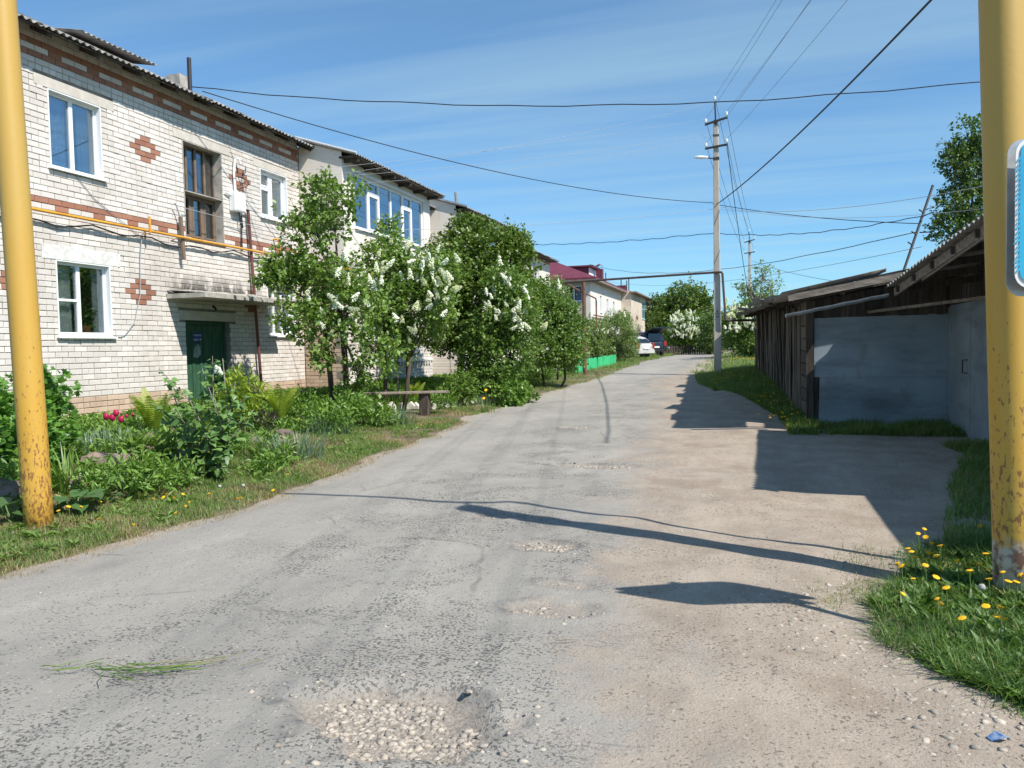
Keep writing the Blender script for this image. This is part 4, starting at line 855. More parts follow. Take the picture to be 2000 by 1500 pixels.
# ================================================================ utility poles
def utility_pole(px_, py_, D, label, big):
    b = PD(px_, py_, D); b[2] = hz(b[0], b[1])-.2; t = thing('utility_pole', b, label, 'utility pole'); top = 8.62+1.55
    po = MB(); po.add([(b[0]+sx*w_, b[1]+sy*w_*1.1, z) for z, w_ in ((b[2], .135), (top-.55, .085)) for sx, sy in ((-1, -1), (1, -1), (1, 1), (-1, 1))], [(3, 2, 1, 0), (4, 5, 6, 7), (0, 1, 5, 4), (1, 2, 6, 5), (2, 3, 7, 6), (3, 0, 4, 7)])
    bevel(po.build('concrete_shaft', M['concrete_pole'], t), .02, 1)
    MB().bar((b[0]+.0, b[1]-.1, top-.75), (b[0]-.03, b[1]-.1, top+.08), .05, .05, (0, 1, 0)).build('top_bracket', M['black_metal'], t)
    ins = [(b[0]-.03, b[1]-.1, top+.1)]
    for zz, tilt in ((top-.62, .09), (top-1.52, .04)):
        MB().bar((b[0]-.38, b[1]-.13, zz-tilt), (b[0]+.40, b[1]-.13, zz+tilt), .06, .07).build('crossarm', M['black_metal'], t)
        for dx in (-.35, .37): ins.append((b[0]+dx, b[1]-.13, zz+tilt*np.sign(dx)+.04))
    for p in ins:
        MB().tube([p, (p[0], p[1], p[2]+.05), (p[0], p[1], p[2]+.05), (p[0], p[1], p[2]+.12), (p[0], p[1], p[2]+.17)], [.012, .012, .045, .05, .03], 8).build('insulator', M['porcelain'], t)
    if big:
        for zz in (top-1.1, top-1.9, top-1.95): MB().box(b[0]-.105, b[0]+.105, b[1]-.115, b[1]+.115, zz-.02, zz+.02).build('strap', M['black_metal'], t)
        lz = top-1.93; MB().tube([(b[0], b[1]-.1, lz), (b[0]-.2, b[1]-.2, lz+.0), (b[0]-.3, b[1]-.25, lz+.02)], .025, 6).build('lamp_arm', M['black_metal'], t)
        lm = MB(); k = 8; prof = [(0, .05), (.1, .07), (.25, .085), (.42, .07), (.5, .03)]; vs = []; fs = []
        for i, (d, r_) in enumerate(prof):
            for j in range(k):
                a = 2*math.pi*j/k; vs.append((b[0]-.28-d*.95, b[1]-.25-d*.2+r_*math.cos(a)*1.1, lz+.03+.04*d+r_*.75*math.sin(a)))
            if i: fs += [((i-1)*k+j, (i-1)*k+(j+1) % k, i*k+(j+1) % k, i*k+j) for j in range(k)]
        lm.add(vs, fs+[tuple(range(k))[::-1], tuple(range(4*k, 5*k))]).build('lamp_head', M['white_pvc'], t, True)
        for zz in (1.55+2.45*.49-.03, 1.55+.95): MB().box(b[0]-.13, b[0]+.13, b[1]-.14, b[1]+.14, zz-.015, zz+.015).build('strap', M['concrete'], t)
        # warning triangle with bolt and the pole's number
        yq = b[1]-.1385; zq = 1.55+1.32*.9; tm = MB(); fmq = lambda d: (lambda a, c: (b[0]+a, yq-d+.0007*0, zq+c))
        o_ = [(-.085, -.07), (.085, -.07), (0, .08)]; i_ = [(-.062, -.056), (.062, -.056), (0, .053)]
        vs = [fmq(.001)(*p) for p in o_]+[fmq(.001)(*p) for p in i_]; MB().add(vs, [(0, 1, 4, 3), (1, 2, 5, 4), (2, 0, 3, 5)]).build('warning_triangle', M['black_metal'], t)
        MB().add([fmq(.001)(*p) for p in ((.012, .035), (-.02, -.012), (.002, -.008), (-.012, -.05), (.026, .004), (.006, .0))], [(0, 1, 2, 5), (2, 3, 4, 5)]).build('lightning_bolt', M['black_metal'], t)
        text('104', .1, t, M['black_metal'], Matrix(((1, 0, 0, b[0]), (0, 0, -1, yq-.001), (0, 1, 0, zq-.16), (0, 0, 0, 1))))
    return b, ins, top
UP, UI, UT = utility_pole(1402, 722, 28, 'tall concrete power pole with crossarms and a white street lamp beside the road', True)
VP, VI, VT = utility_pole(1465, 690, 60, 'distant concrete power pole behind the leafy young tree', False)

# ---------------------------------------------------------------- wires
def wire(a, b, sag, r, label, mt='wire', n=36, knots=0, cat='wire', name='overhead_wire'):
    a = np.array(a, float); b = np.array(b, float); pts = []
    for i in range(n+1):
        t = i/n; p = a+(b-a)*t; p[2] -= sag*4*t*(1-t)
        if knots: p[2] += knots*(math.sin(i*1.7)+.6*math.sin(i*.83+1))
        pts.append(p)
    o = MB().tube(pts, r, 5).build(name, M[mt]); tag(o, label, cat, 'overhead wires'); return o
BACK = np.array([7.2, -9., 0])
for k, (i, q, nm) in enumerate(((0, (0, 0, 10.5), 'topmost'), (1, (-.5, 0, 9.7), 'upper left'), (2, (.5, 0, 9.75), 'upper right'), (3, (-.45, 0, 8.8), 'lower left'), (4, (.6, 0, 8.85), 'lower right'))):
    wire(np.array(UI[i])+[0, 0, .15], BACK+np.array(q), .55, .005, f'bare power line from the {nm} insulator of the near pole towards the viewer', 'wire_grey')
    wire(np.array(UI[i])+[0, 0, .15], np.array(VI[i])+[0, 0, .15], .5, .009, f'bare power line from the {nm} insulator to the distant pole', 'wire_grey')
ph = PD(1398, 402, 28)-np.array([0, .16, 0])
wire(ph, PD(1843, 0, 10.5)+(PD(1843, 0, 10.5)-PD(1700, 170, 13.2))*.9, .25, .018, 'thick black cable climbing from the power pole to the upper right corner')
wire(STACK+np.array([0, 0, -.1]), PD(2420, 88, 14.5), .72, .011, 'twisted black cable spanning from the roof stack across in front of the pole top', knots=.012)
wire(PX(395, 178, -10.6), PD(1392, 396, 28), .45, .011, 'black cable from the slate eave sagging to the middle of the power pole')
LP = (PD(1822, 362, 21), PD(1768, 520, 20.5))
wire(PD(1392, 398, 28), LP[0]+(LP[1]-LP[0])*.48, .12, .012, 'black cable from the power pole to the leaning mast on the sheds')
wire(PX(640, 452, -9.8), PD(1395, 408, 28), .15, .006, 'pale cable from the loggia to the power pole', 'wire_white')
wire(PD(1395, 408, 28), PD(2350, 262, 12), .5, .007, 'pale cable from the power pole rising to the right post', 'wire_white')
wire(PX(1010, 478, -11), PD(1393, 455, 28.2), .12, .013, 'twisted black cable from the far roof to the power pole', knots=.02)
wire(PD(1393, 455, 28.2), LP[0]+(LP[1]-LP[0])*.38, .25, .012, 'twisted black cable from the power pole to the upper leaning mast', knots=.015)
wire(PX(1150, 516, -12), PD(1790, 452, 21), .9, .012, 'thin twisted cable crossing behind the power pole above the red roof', knots=.012)
wire(PX(1180, 548, -12), PD(1800, 482, 21), .7, .008, 'lowest thin cable behind the power pole above the gas pipe', 'wire_grey')
wire(PD(1470, 510, 58), PD(1680, 556, 34), .2, .011, 'dark cable from the distant pole down to the shed roof')
for k, (a, b) in enumerate((((470, 345), (1375, 233)), ((480, 358), (1377, 262)), ((470, 365), (1372, 205)), ((485, 372), (1380, 268)))):
    wire(PX(*a, -10.95), PD(*b, 27.9), .12+.05*k, .0035, ['uppermost', 'second', 'third', 'lowest'][[2, 0, 1, 3].index(k)]+' thin pale service wire from the wall hooks to the pole', 'wire_white')
wire(PD(1400, 402, 28), PD(2350, 340, 12), .55, .005, 'thin pale wire from the power pole to behind the right post', 'wire_white')
wire(np.array(UI[4])+[0, 0, .1], PD(1475, 640, 40), .6, .013, 'thick black cable dropping from the power pole crossarm down behind the shed')
lm = thing('leaning_mast', LP[1], 'thin leaning metal mast with a coil of cable on the shed roof', 'mast')
MB().tube([LP[1]-(LP[0]-LP[1])*.15, LP[0]], .034, 8).build('mast', M['black_metal'], lm)
cc = LP[0]+(LP[1]-LP[0])*.5; MB().tube([cc+np.array([.02, -.05, .2]), cc+np.array([.3, -.05, .32]), cc+np.array([.45, -.05, .1]), cc+np.array([.35, -.05, -.2]), cc+np.array([0, -.05, -.2])], .018, 6).build('cable_coil', M['wire'], lm)
for k in (.35, .62, .75): c = LP[0]+(LP[1]-LP[0])*k; MB().tube([c+np.array([-.12, -.05, .1]), c+np.array([0, -.06, 0])], .02, 5).build('hook', M['black_metal'], lm)

# ================================================================ gas pipe crossing further down the street
GP0 = PD(1140, 549, 29.5); GP1 = PD(1411, 531, 27.6)
gc = thing('gas_crossing', (GP0[0], GP0[1], hz(GP0[0], GP0[1])), 'dark gas pipe crossing the street on a rusty post before the red-roofed house', 'pipe')
lft = GP0+(GP0-GP1)*.19; gd = PD(1417, 626, 27.6)
MB().tube([lft, GP1+(GP0-GP1)*.02, GP1+(GP0-GP1)*.006-[0, 0, .01], GP1-np.array([0, 0, .06]), gd+np.array([0, 0, .08]), gd+np.array([.03, 0, .02]), gd+np.array([.1, 0, 0]), (gd[0]+1.6, gd[1]+.3, gd[2]-.02)], .044, 8).build('pipe', M['gas_dark'], gc)
MB().tube([(GP0[0], GP0[1], hz(GP0[0], GP0[1])-.1), GP0-np.array([0, 0, .04])], .075, 10).build('rusty_post', M['rust_pipe'], gc)
MB().tube([GP0-np.array([.02, 0, .45]), lft+(GP0-lft)*.3-np.array([0, 0, .06])], .035, 6).build('brace', M['rust_pipe'], gc)
q = GP0+np.array([.12, 1.2, -.6]); MB().tube([GP0-np.array([0, 0, .45]), q+np.array([.1, 0, 0]), q+np.array([.12, 0, -.1]), q+np.array([.12, 0, -1.2])], .03, 6).build('branch_pipe', M['rust_pipe'], gc)

# ================================================================ low green fence, benches, edging
def fence(parent_label, a, b, h_, n, mt, name='picket_fence', pointed=True, wf=.8):
    a = np.array(a, float); b = np.array(b, float); t = thing(name, ((a[0]+b[0])/2, (a[1]+b[1])/2, hz((a[0]+b[0])/2, (a[1]+b[1])/2)), parent_label, 'fence')
    L = np.linalg.norm(b-a); ang = math.atan2(b[1]-a[1], b[0]-a[0]); wd = L/n*wf; ms = []
    for k in range(5):
        bb_ = MB(); bb_.var = random.random(); e = .04 if pointed else random.uniform(-.01, .01)
        pr = [(-wd/2, 0), (wd/2, 0), (wd/2, h_-e), (0, h_), (-wd/2, h_-e)]; bb_.prism(pr, lambda x, z: (x, -.01, z), lambda x, z: (x, .01, z)); ms.append(bb_.mesh('picket', M[mt]))
    for i in range(n):
        p = a+(b-a)*(i+.5)/n; piece('picket', random.choice(ms), (p[0], p[1], hz(p[0], p[1])-.02), t, (random.gauss(0, .02), 0, ang), (1, 1, 1+random.gauss(0, .025)))
    for f in (.3, .75):
        nrm = np.array([-(b-a)[1], (b-a)[0]])/L*.03; p, q = a+nrm, b+nrm; MB().bar((*p, hz(*p)+h_*f), (*q, hz(*q)+h_*f), .03, .05).build('rail', M[mt], t)
    return t
f0 = ground(1124, 727); f1 = ground(1203, 714); F0 = np.array([-7.0, 30.7]); F1 = np.array([-6.7, 39.2])
p = PD(1124, 727, 30.6); F0 = p[:2]; p = PD(1203, 714, 39.); F1 = p[:2]
fence('bright green low board fence in the sun beside the road', F0, F1, .52, 46, 'fence_green', pointed=False, wf=.97)
fence('low green picket fence, darkened for shade, behind the small bench', F0+np.array([-1.75, .12]), F0+np.array([-.05, 0]), .55, 13, 'fence_green_shade', wf=.7)
def bench(label, a, b, z, legs, wd, th, mt, legw=.17):
    a = np.array(a, float); b = np.array(b, float); c = (a+b)/2; t = thing('bench', (c[0], c[1], hz(*c)), label, 'bench')
    bevel(MB().bar((*a, z), (*b, z-.01), wd, th).build('seat_plank', M[mt], t), .008)
    for f in legs:
        p = a+(b-a)*f; g = hz(*p)-.1; bevel(MB().bar((*p, g), (*p, z-th/2-.002), legw, legw*.8, (0, 1, 0)).build('leg', M['bark'], t), .02)
    return t
p = PD(829, 803, 16.4); BG = hz(p[0], p[1]); a = PD(668, 770, 16.2); b = PD(877, 768, 16.6)
bench('long grey plank bench on thick log legs by the white edging', a[:2], b[:2], a[2], (.18, .765), .3, .045, 'grey_wood', .21)
a = PD(690, 797, 15.6); b = PD(742, 791, 15.8); bench('short low plank seat half hidden behind leaves left of bench leg', a[:2], b[:2], max(a[2], hz(a[0], a[1])+.14), (.15, .85), .2, .035, 'grey_wood', .09)
a = PD(1077, 722, 30.); b = PD(1119, 722, 30.2); bench('small grey bench in front of the shaded green fence', a[:2], b[:2], a[2]+.02, (.2, .8), .22, .035, 'grey_wood', .08)
a = PD(585, 766, 16.8); b = PD(618, 769, 17.0); bench('low dark green wooden step at the corner of the brick wall', a[:2], b[:2], max(a[2], hz(a[0], a[1])+.12), (.2, .8), .3, .04, 'door_green', .08)
# whitewashed brick edging set on corner along the bed behind the bench
eb = MB(); eb.prism([(-.08, -.05), (.08, -.05), (.08, .02), (.0, .1), (-.08, .02)], lambda x, z: (x, -.055, z), lambda x, z: (x, .055, z)); EM = [eb.mesh('edging_brick', M['stone_white'])]
for k in range(3):
    b_ = MB(); b_.var = random.random(); b_.prism([(-.1, -.06), (.09, -.06), (.1+.01*k, .0), (.0+.02*k, .11), (-.1, .02)], lambda x, z: (x, -.06, z), lambda x, z: (x*.95, .06, z)); EM.append(b_.mesh('edging_brick', M['stone_white']))
ordn = ['first', 'second', 'third', 'fourth', 'fifth', 'sixth', 'seventh', 'eighth', 'ninth', 'tenth', 'eleventh', 'twelfth', 'thirteenth', 'fourteenth']
xs = [845, 856, 867, 880, 893, 905, 917, 929, 940, 952, 962, 973, 984]
for k, x in enumerate(xs):
    p = ground(x, 799-.11*(x-845)); o = piece('edging_brick', EM[k % 4], (p[0], p[1], p[2]+.07), None, (random.gauss(0, .12), random.gauss(0, .15), random.gauss(.1, .3)), (1.2, 1.2, random.uniform(1.1, 1.5)))
    tag(o, f'{ordn[k]} whitewashed edging brick to the right of the bench leg', 'edging brick', 'white bricks edging the flower bed')
for k, x in enumerate((740, 765, 785, 801, 812)):
    p = ground(x, 800); o = piece('edging_brick', EM[k % 4], (p[0], p[1], p[2]+.07), None, (random.gauss(0, .12), random.gauss(0, .15), random.gauss(.1, .3)))
    tag(o, f'{ordn[4-k]} whitewashed edging brick to the left of the bench leg', 'edging brick', 'white bricks edging the flower bed')
# stones that hold the front flower bed
def rock(px_, py_, sx, sy, sz, label, rz=0, dz=0.):
    p = ground(px_, py_); n, m = 14, 9; V = []; Fc = []; sd_ = random.randrange(99)
    for i in range(m):
        th = math.pi*i/(m-1)
        for j in range(n):
            a = 2*math.pi*j/n; d = np.array([math.sin(th)*math.cos(a), math.sin(th)*math.sin(a), math.cos(th)]); d = np.sign(d)*np.abs(d)**.7
            k = 1+.28*(float(fbm(d[0]*2+sd_, d[1]*2+d[2]*1.7, 3, sd_))-.5)*2; V.append((d[0]*sx*k, d[1]*sy*k, d[2]*sz*k))
    for i in range(m-1): Fc += [(i*n+j, i*n+(j+1) % n, (i+1)*n+(j+1) % n, (i+1)*n+j) for j in range(n)]
    b = MB(); b.var = random.random(); b.add(V, Fc); o = b.build('garden_stone', M['stone_pink']); o.location = (p[0], p[1], p[2]+dz+sz*.35); o.rotation_euler = (0, .1, rz); tag(o, label, 'stone', 'stones edging the front bed')
rock(215, 915, .3, .09, .11, 'long flat grey-pink kerb stone lying in front of the bed', .75, .04); rock(266, 900, .1, .1, .12, 'pale squared stone end at the right of the kerb stone', .3, .08)
rock(300, 905, .17, .13, .13, 'upright pink stone leaning between kerb stone and shrub', .4, .06); rock(340, 905, .18, .12, .1, 'rough brown stone at the foot of the shrub', .2, .05)
rock(150, 960, .12, .12, .12, 'dark brown stone near the yellow post', .2); rock(8, 975, .16, .14, .12, 'pink stone at the left edge of the picture', .3, .02); rock(285, 880, .12, .1, .1, 'small reddish stone behind the upright pink stone', .2, .1)
rock(505, 868, .16, .12, .08, 'flat brown stone beside the blue-green leek clump'); rock(555, 850, .13, .11, .07, 'small pinkish stone left of the leek clump')
# litter
p = ground(1952, 1457); b = MB(); b.add([(p[0]-.03, p[1]-.01, p[2]+.02), (p[0]+.02, p[1]-.02, p[2]+.045), (p[0]+.04, p[1]+.015, p[2]+.03), (p[0]-.01, p[1]+.02, p[2]+.05), (p[0]-.04, p[1]+.012, p[2]+.025)], [(0, 1, 3), (1, 2, 3), (0, 3, 4)])
tag(b.build('plastic_scrap', mat('plastic_scrap', (.06, .16, .42), (.3, .38, .5), 60, .3)), 'crumpled blue plastic scrap on the dirt, lower right corner', 'litter')

# ================================================================ house with the maroon roof
H3 = PD(1155, 690, 55.5); X3 = H3[0]; Y3 = H3[1]; Z3 = .8
h3 = thing('far_house', (X3, Y3, Z3), 'two-storey pale house with maroon metal roof down the street', 'house')
fx = fmX(X3); fy = fmY(Y3); Yb = Y3+13.5; Yc = Y3+37; EZ = PX(1165, 545, X3+.5)[2]
hs = [(Y3+3.6, Y3+4.4, EZ-2.2, EZ-.9), (Y3+6.4, Y3+7.3, EZ-2.3, EZ-1.), (Y3+9.3, Y3+10.2, EZ-2.8, EZ-1.05), (Y3+3.6, Y3+4.5, 2.2, 3.4), (Y3+9, Y3+10.2, .8, 2.9)]
m1 = MB(); holed(m1, fx, Y3, Yb, .5, EZ+.1, -.5, 0, hs); m1.build('street_wall', M['stucco_white'], h3)
for k, q in enumerate(hs): window(h3, fx, *q, [(1, [], 0), (1, [], 0)] if k != 4 else [(1, [], 0)], curtain=[(0, 1, 0, 1, 'curtain')], depth=.08, jamb='white_pvc')
m2 = MB(); e0, e1 = X3-2.9, X3-1.2; zz = PY(1120, 600, Y3)[2]; ew = (PY(1103, 560, Y3)[0], PY(1137, 560, Y3)[0], PY(1103, 589, Y3)[2], PY(1103, 559, Y3)[2])
holed(m2, fy, X3-9, X3-.502, .5, EZ+.1, -.4, 0, [ew]); m2.build('end_wall', M['far_grey_brick'], h3)
window(h3, fy, *ew, [(1.1, [.5], 0), (1, [], 0)], depth=.06, curtain=[(.6, 1, 0, 1, 'curtain')])
hb = [(Y3+20.5, Y3+23.5, EZ-2.2, EZ-.55), (Y3+29, Y3+32, EZ-2.2, EZ-.7)]
m3 = MB(); holed(m3, fmX(X3+.9), Yb, Yc, .5, EZ+.1, -.5, 0, hb); m3.build('street_wall', M['plaster2'], h3)
m4 = MB(); m4.box(X3-.5, X3+.4, Yb, Yb+.3, .5, EZ+.1); m4.build('return_wall', M['plaster2'], h3)
M['frame_teal'] = mat('frame_teal', (.3, .5, .5), rough=.5)
for k, q in enumerate(hb): window(h3, fmX(X3+.9), *q, [(1, [.6], 0), (1, [.6], 0), (1, [.6], 0)], curtain=[(0, 1, 0, .9, 'curtain')], depth=.04, fmat=['frame_teal', 'white_pvc'][k], fw=.1)
ubox(MB(), fmX(X3+.9), Yb+13, Yb+15.5, .6, EZ-.5, .0, .12).build('wall_pier', M['stucco_white'], h3)
star = MB(); 
for k in range(4): a = R(45*k); star.add([fmX(X3+.9)(Yb+3.5+math.cos(a)*.9, EZ-2.2+math.sin(a)*.35, .03), fmX(X3+.9)(Yb+3.5-math.sin(a)*.2, EZ-2.2+math.cos(a)*.1, .03), fmX(X3+.9)(Yb+3.5-math.cos(a)*.9, EZ-2.2-math.sin(a)*.35, .03), fmX(X3+.9)(Yb+3.5+math.sin(a)*.2, EZ-2.2-math.cos(a)*.1, .03)], [(0, 1, 2, 3)])
star.build('brick_star', M['brick_red'], h3)
m5 = MB(); m5.prism([(X3+.55, EZ), (X3+.55, EZ+.12), (X3-4.6, EZ+2.3), (X3-9.6, EZ+.12), (X3-9.6, EZ)], lambda a, b: (a if a > X3-4 or a < X3-5 else a, Y3-.6+(3.6 if abs(a-(X3-4.6)) < .01 else 0), b), lambda a, b: (a, Yc, b)); roof3 = m5.build('roof', M['maroon_roof'], h3)
ubox(MB(), fx, Y3-.62, Yb+.2, EZ-.12, EZ-.004, .0, .57).build('eave_board', M['grey_wood'], h3); ubox(MB(), fmX(X3+.9), Yb-.2, Yc, EZ-.12, EZ-.006, -.1, .5).build('eave_board', M['grey_wood'], h3)
ubox(MB(), fy, X3-9.6, X3+.5, EZ-.12, EZ-.008, .0, .6).build('eave_board', M['grey_wood'], h3)
for k in range(34): # ridged metal sheets of the hip that faces the street end
    x0 = X3-9.4+k*.29; t = 1-abs(x0-(X3-4.6))/5.; MB().bar((x0, Y3-.58, EZ+.14), (x0, Y3-.58+4.2*max(t, .05), EZ+.14+2.18*max(t, .05)), .05, .03).build('roof_rib', M['maroon_roof'], roof3)
d0 = PY(1107, 540, Y3+4.5); d1 = PY(1153, 522, Y3+4.5)
dm = MB(); dm.box(d0[0]+.2, d1[0]-.05, Y3+4, Y3+7, EZ+.3, d1[2]-.02); dm.build('dormer', M['maroon_roof'], h3); MB().box(d0[0]-.2, d1[0]+.35, Y3+3.7, Y3+7.2, d1[2]-.01, d1[2]+.1).build('dormer_roof', M['maroon_roof'], h3); MB().box(d1[0]-.04, d1[0]+.0, Y3+4.05, Y3+6.9, EZ+.5, d1[2]-.05).build('dormer_side', M['white_pvc'], h3)
c0 = PY(1172, 540, Y3+6); zt = PY(1172, 526, Y3+6)[2]
MB().box(c0[0]-.27, c0[0]+.25, Y3+5.7, Y3+6.2, EZ-.2, zt).build('chimney', M['maroon_roof'], h3)
cp = MB(); cp.prism([(-.32, .22), (0, .42), (.32, .22), (0, .36)], lambda a, b: (c0[0]+a, Y3+5.6, zt+b-.0), lambda a, b: (c0[0]+a, Y3+6.3, zt+b)); cp.build('chimney_cap', M['galv'], h3)
for sx in (-.22, .2): MB().tube([(c0[0]+sx, Y3+5.8, zt-.02), (c0[0]+sx, Y3+5.8, zt+.3)], .02, 5).build('cap_leg', M['galv'], h3)
c1 = PY(1213, 560, Y3+18); MB().box(c1[0]-.5, c1[0]+.5, Y3+17.6, Y3+18.6, EZ-.3, c1[2]+.1).build('chimney', M['maroon_roof'], h3)
for x, y, dz in ((1183, 535, 10), (1213, 548, 9), (1228, 545, 18), (1224, 550, 8)):
    p = PY(x, y, Y3+14+x*.002); MB().tube([(p[0], p[1], EZ), (p[0], p[1], p[2]+.1)], .045, 6).build('vent_stack', M['black_metal'], h3)
MB().box(X3-9, X3-1.5, Y3+.5, Yc, .5, EZ).build('inner_rooms', M['mortar'], h3)
MB().tube([(X3+.15, Y3+.4, 3.6), (X3+.15, Yb-2.5, 3.6)], .05, 6).build('gas_pipe', M['rust_pipe'], h3); MB().tube([(X3+.15, Y3+.4, 3.9), (X3+.15, Yb-4.5, 3.9)], .05, 6).build('gas_pipe', M['rust_pipe'], h3)

# ================================================================ cars
def car(label, name, px_, py_, D, paint, yaw, L, Wd, Hh, suv=False, hatch=False):
    p = PD(px_, py_, D); g = hz(p[0], p[1])-.03; t = thing(name, (p[0], p[1], g), label, 'car')
    ca, sa = math.cos(yaw), math.sin(yaw)
    def tf(x, y, z): return (p[0]+x*ca-y*sa, p[1]+x*sa+y*ca, g+z)      # local: x to the right, y forward, rear at y=0
    pm_ = mat(name+'_paint', paint, rough=.28, spec=.6)
    # lower body, lofted along y
    if suv: prof = [(0, .45, 1.0), (.05, .38, 1.05), (.6, .34, 1.08), (L-1.1, .34, 1.08), (L-.25, .36, 1.0), (L, .45, .85)]; cab = [(.1, 1.06, .92), (.16, Hh-.08, .8), (.5, Hh, .78), (L*.55, Hh-.02, .78), (L-1.25, 1.07, .9)]
    else: prof = [(0, .42, .88), (.06, .33, .95), (.5, .28, .97), (L-1.1, .28, .95), (L-.25, .3, .82), (L, .4, .65)]; cab = [(.12, .95, .92), (.45, Hh-.12, .78), (.85, Hh, .75), (L*.5, Hh-.02, .76), (L-1.3, .95, .9)]
    def loft(secs, nm, mt, par):
        vs = []; fs = []; n = 12
        for (y, lo_, hi_, hw) in secs:
            for k in range(n):
                a = 2*math.pi*(k+.5)/n; cx = math.copysign(abs(math.cos(a))**.45, math.cos(a)); cz = math.copysign(abs(math.sin(a))**.45, math.sin(a))
                vs.append(tf(cx*hw*Wd/2, y, (lo_+hi_)/2+cz*(hi_-lo_)/2))
        for i in range(len(secs)-1): fs += [(i*n+k, i*n+(k+1) % n, (i+1)*n+(k+1) % n, (i+1)*n+k) for k in range(n)]
        fs += [tuple(range(n))[::-1], tuple((len(secs)-1)*n+k for k in range(n))]
        return MB().add(vs, fs).build(nm, mt, par, True)
    body = loft([(y, lo_, hi_, 1-.12*((y < .04)+(y > L-.1))) for (y, lo_, hi_) in prof], 'body', pm_, t)
    base = .9 if not suv else 1.0
    loft([(cab[0][0], base-.05, cab[0][1], cab[0][2]), (cab[1][0], base-.05, cab[1][1], cab[1][2]), (cab[2][0], base-.05, cab[2][1], cab[2][2]), (cab[3][0], base-.05, cab[3][1], cab[3][2]), (cab[4][0], base-.05, cab[4][1], cab[4][2])], 'cabin', pm_, t)
    dark = M['car_glass']
    # rear window, side windows
    y0, y1 = cab[0][0], cab[1][0]; z0, z1 = cab[0][1]+.06, cab[1][1]-.06
    MB().add([tf(-.6, y0+.0-.03, z0), tf(.6, y0-.03, z0), tf(.5, y1-.04, z1), tf(-.5, y1-.04, z1), tf(-.6, y0+.05, z0), tf(.6, y0+.05, z0), tf(.5, y1+.05, z1), tf(-.5, y1+.05, z1)], [(0, 1, 2, 3), (7, 6, 5, 4), (0, 4, 5, 1), (1, 5, 6, 2), (2, 6, 7, 3), (3, 7, 4, 0)]).build('rear_window', dark, t)
    for s_ in (-1, 1):
        MB().add([tf(s_*q*Wd/2, y, z) for q in (.93, .8) for y, z in ((.6, base+.06), (L-1.55, base+.06), (L*.52, Hh-.12), (.8, Hh-.14))], [(0, 1, 2, 3), (7, 6, 5, 4), (0, 4, 5, 1), (1, 5, 6, 2), (2, 6, 7, 3), (3, 7, 4, 0)]).build('side_window', dark, t)
        MB().box(-.09, .09, -.03, .12, -.16, .16, lambda x, y, z, s_=s_: tf(s_*(Wd/2-.14)+x, y+.0, (.82 if not suv else .92)+z)).build('tail_light', M['tail_light'], t)
        for yw in (.72, L-.8):
            wp = s_*(Wd/2-.09); wh = MB().tube([tf(wp-.1, yw, .32), tf(wp+.1, yw, .32)], .32, 18).build('wheel', M['tyre'], t); MB().tube([tf(wp-.105, yw, .32), tf(wp+.105, yw, .32)], .2, 14).build('rim', M['galv'], wh)
    MB().box(-Wd/2+.08, Wd/2-.08, -.06, .08, .36, .56, lambda x, y, z: tf(x, y, z)).build('rear_bumper', pm_ if not suv else M['tyre'], t)
    MB().box(-.26, .26, -.075, -.062, .62, .73, lambda x, y, z: tf(x, y, z)).build('number_plate', M['white_paint'], t)
    if hatch:
        MB().add([tf(-.7, .3, Hh), tf(.7, .3, Hh), tf(.66, -.75, Hh+.28), tf(-.66, -.75, Hh+.28), tf(-.7, .3, Hh-.05), tf(.7, .3, Hh-.05), tf(.66, -.75, Hh+.2), tf(-.66, -.75, Hh+.2)], [(0, 1, 2, 3), (7, 6, 5, 4), (0, 4, 5, 1), (1, 5, 6, 2), (2, 6, 7, 3), (3, 7, 4, 0)]).build('raised_tailgate', pm_, t)
        MB().tube([tf(.85, -.1, .62), tf(.85, -.35, .62)], .05, 8).build('tow_bar', M['galv'], t)
M['car_glass'] = mat('car_glass', (.012, .015, .02), rough=.05, spec=.8); M['tyre'] = mat('tyre', (.02, .02, .02), rough=.85); M['tail_light'] = mat('tail_light', (.35, .02, .02), rough=.25)
car('silver hatchback parked with its rear to the viewer beside the bushes', 'silver_car', 1262, 701, 47, (.5, .49, .46), R(58), 4.0, 1.68, 1.45)
car('dark blue off-road car with raised tailgate behind the silver hatchback', 'dark_car', 1281, 698, 53, (.012, .018, .035), R(40), 4.4, 1.8, 1.75, True, True)
p = PD(1140, 706, 39); car('pale grey car mostly hidden behind the bushes by the green fence', 'grey_car', 1186, 704, 42, (.5, .5, .5), R(80), 4.2, 1.7, 1.4)
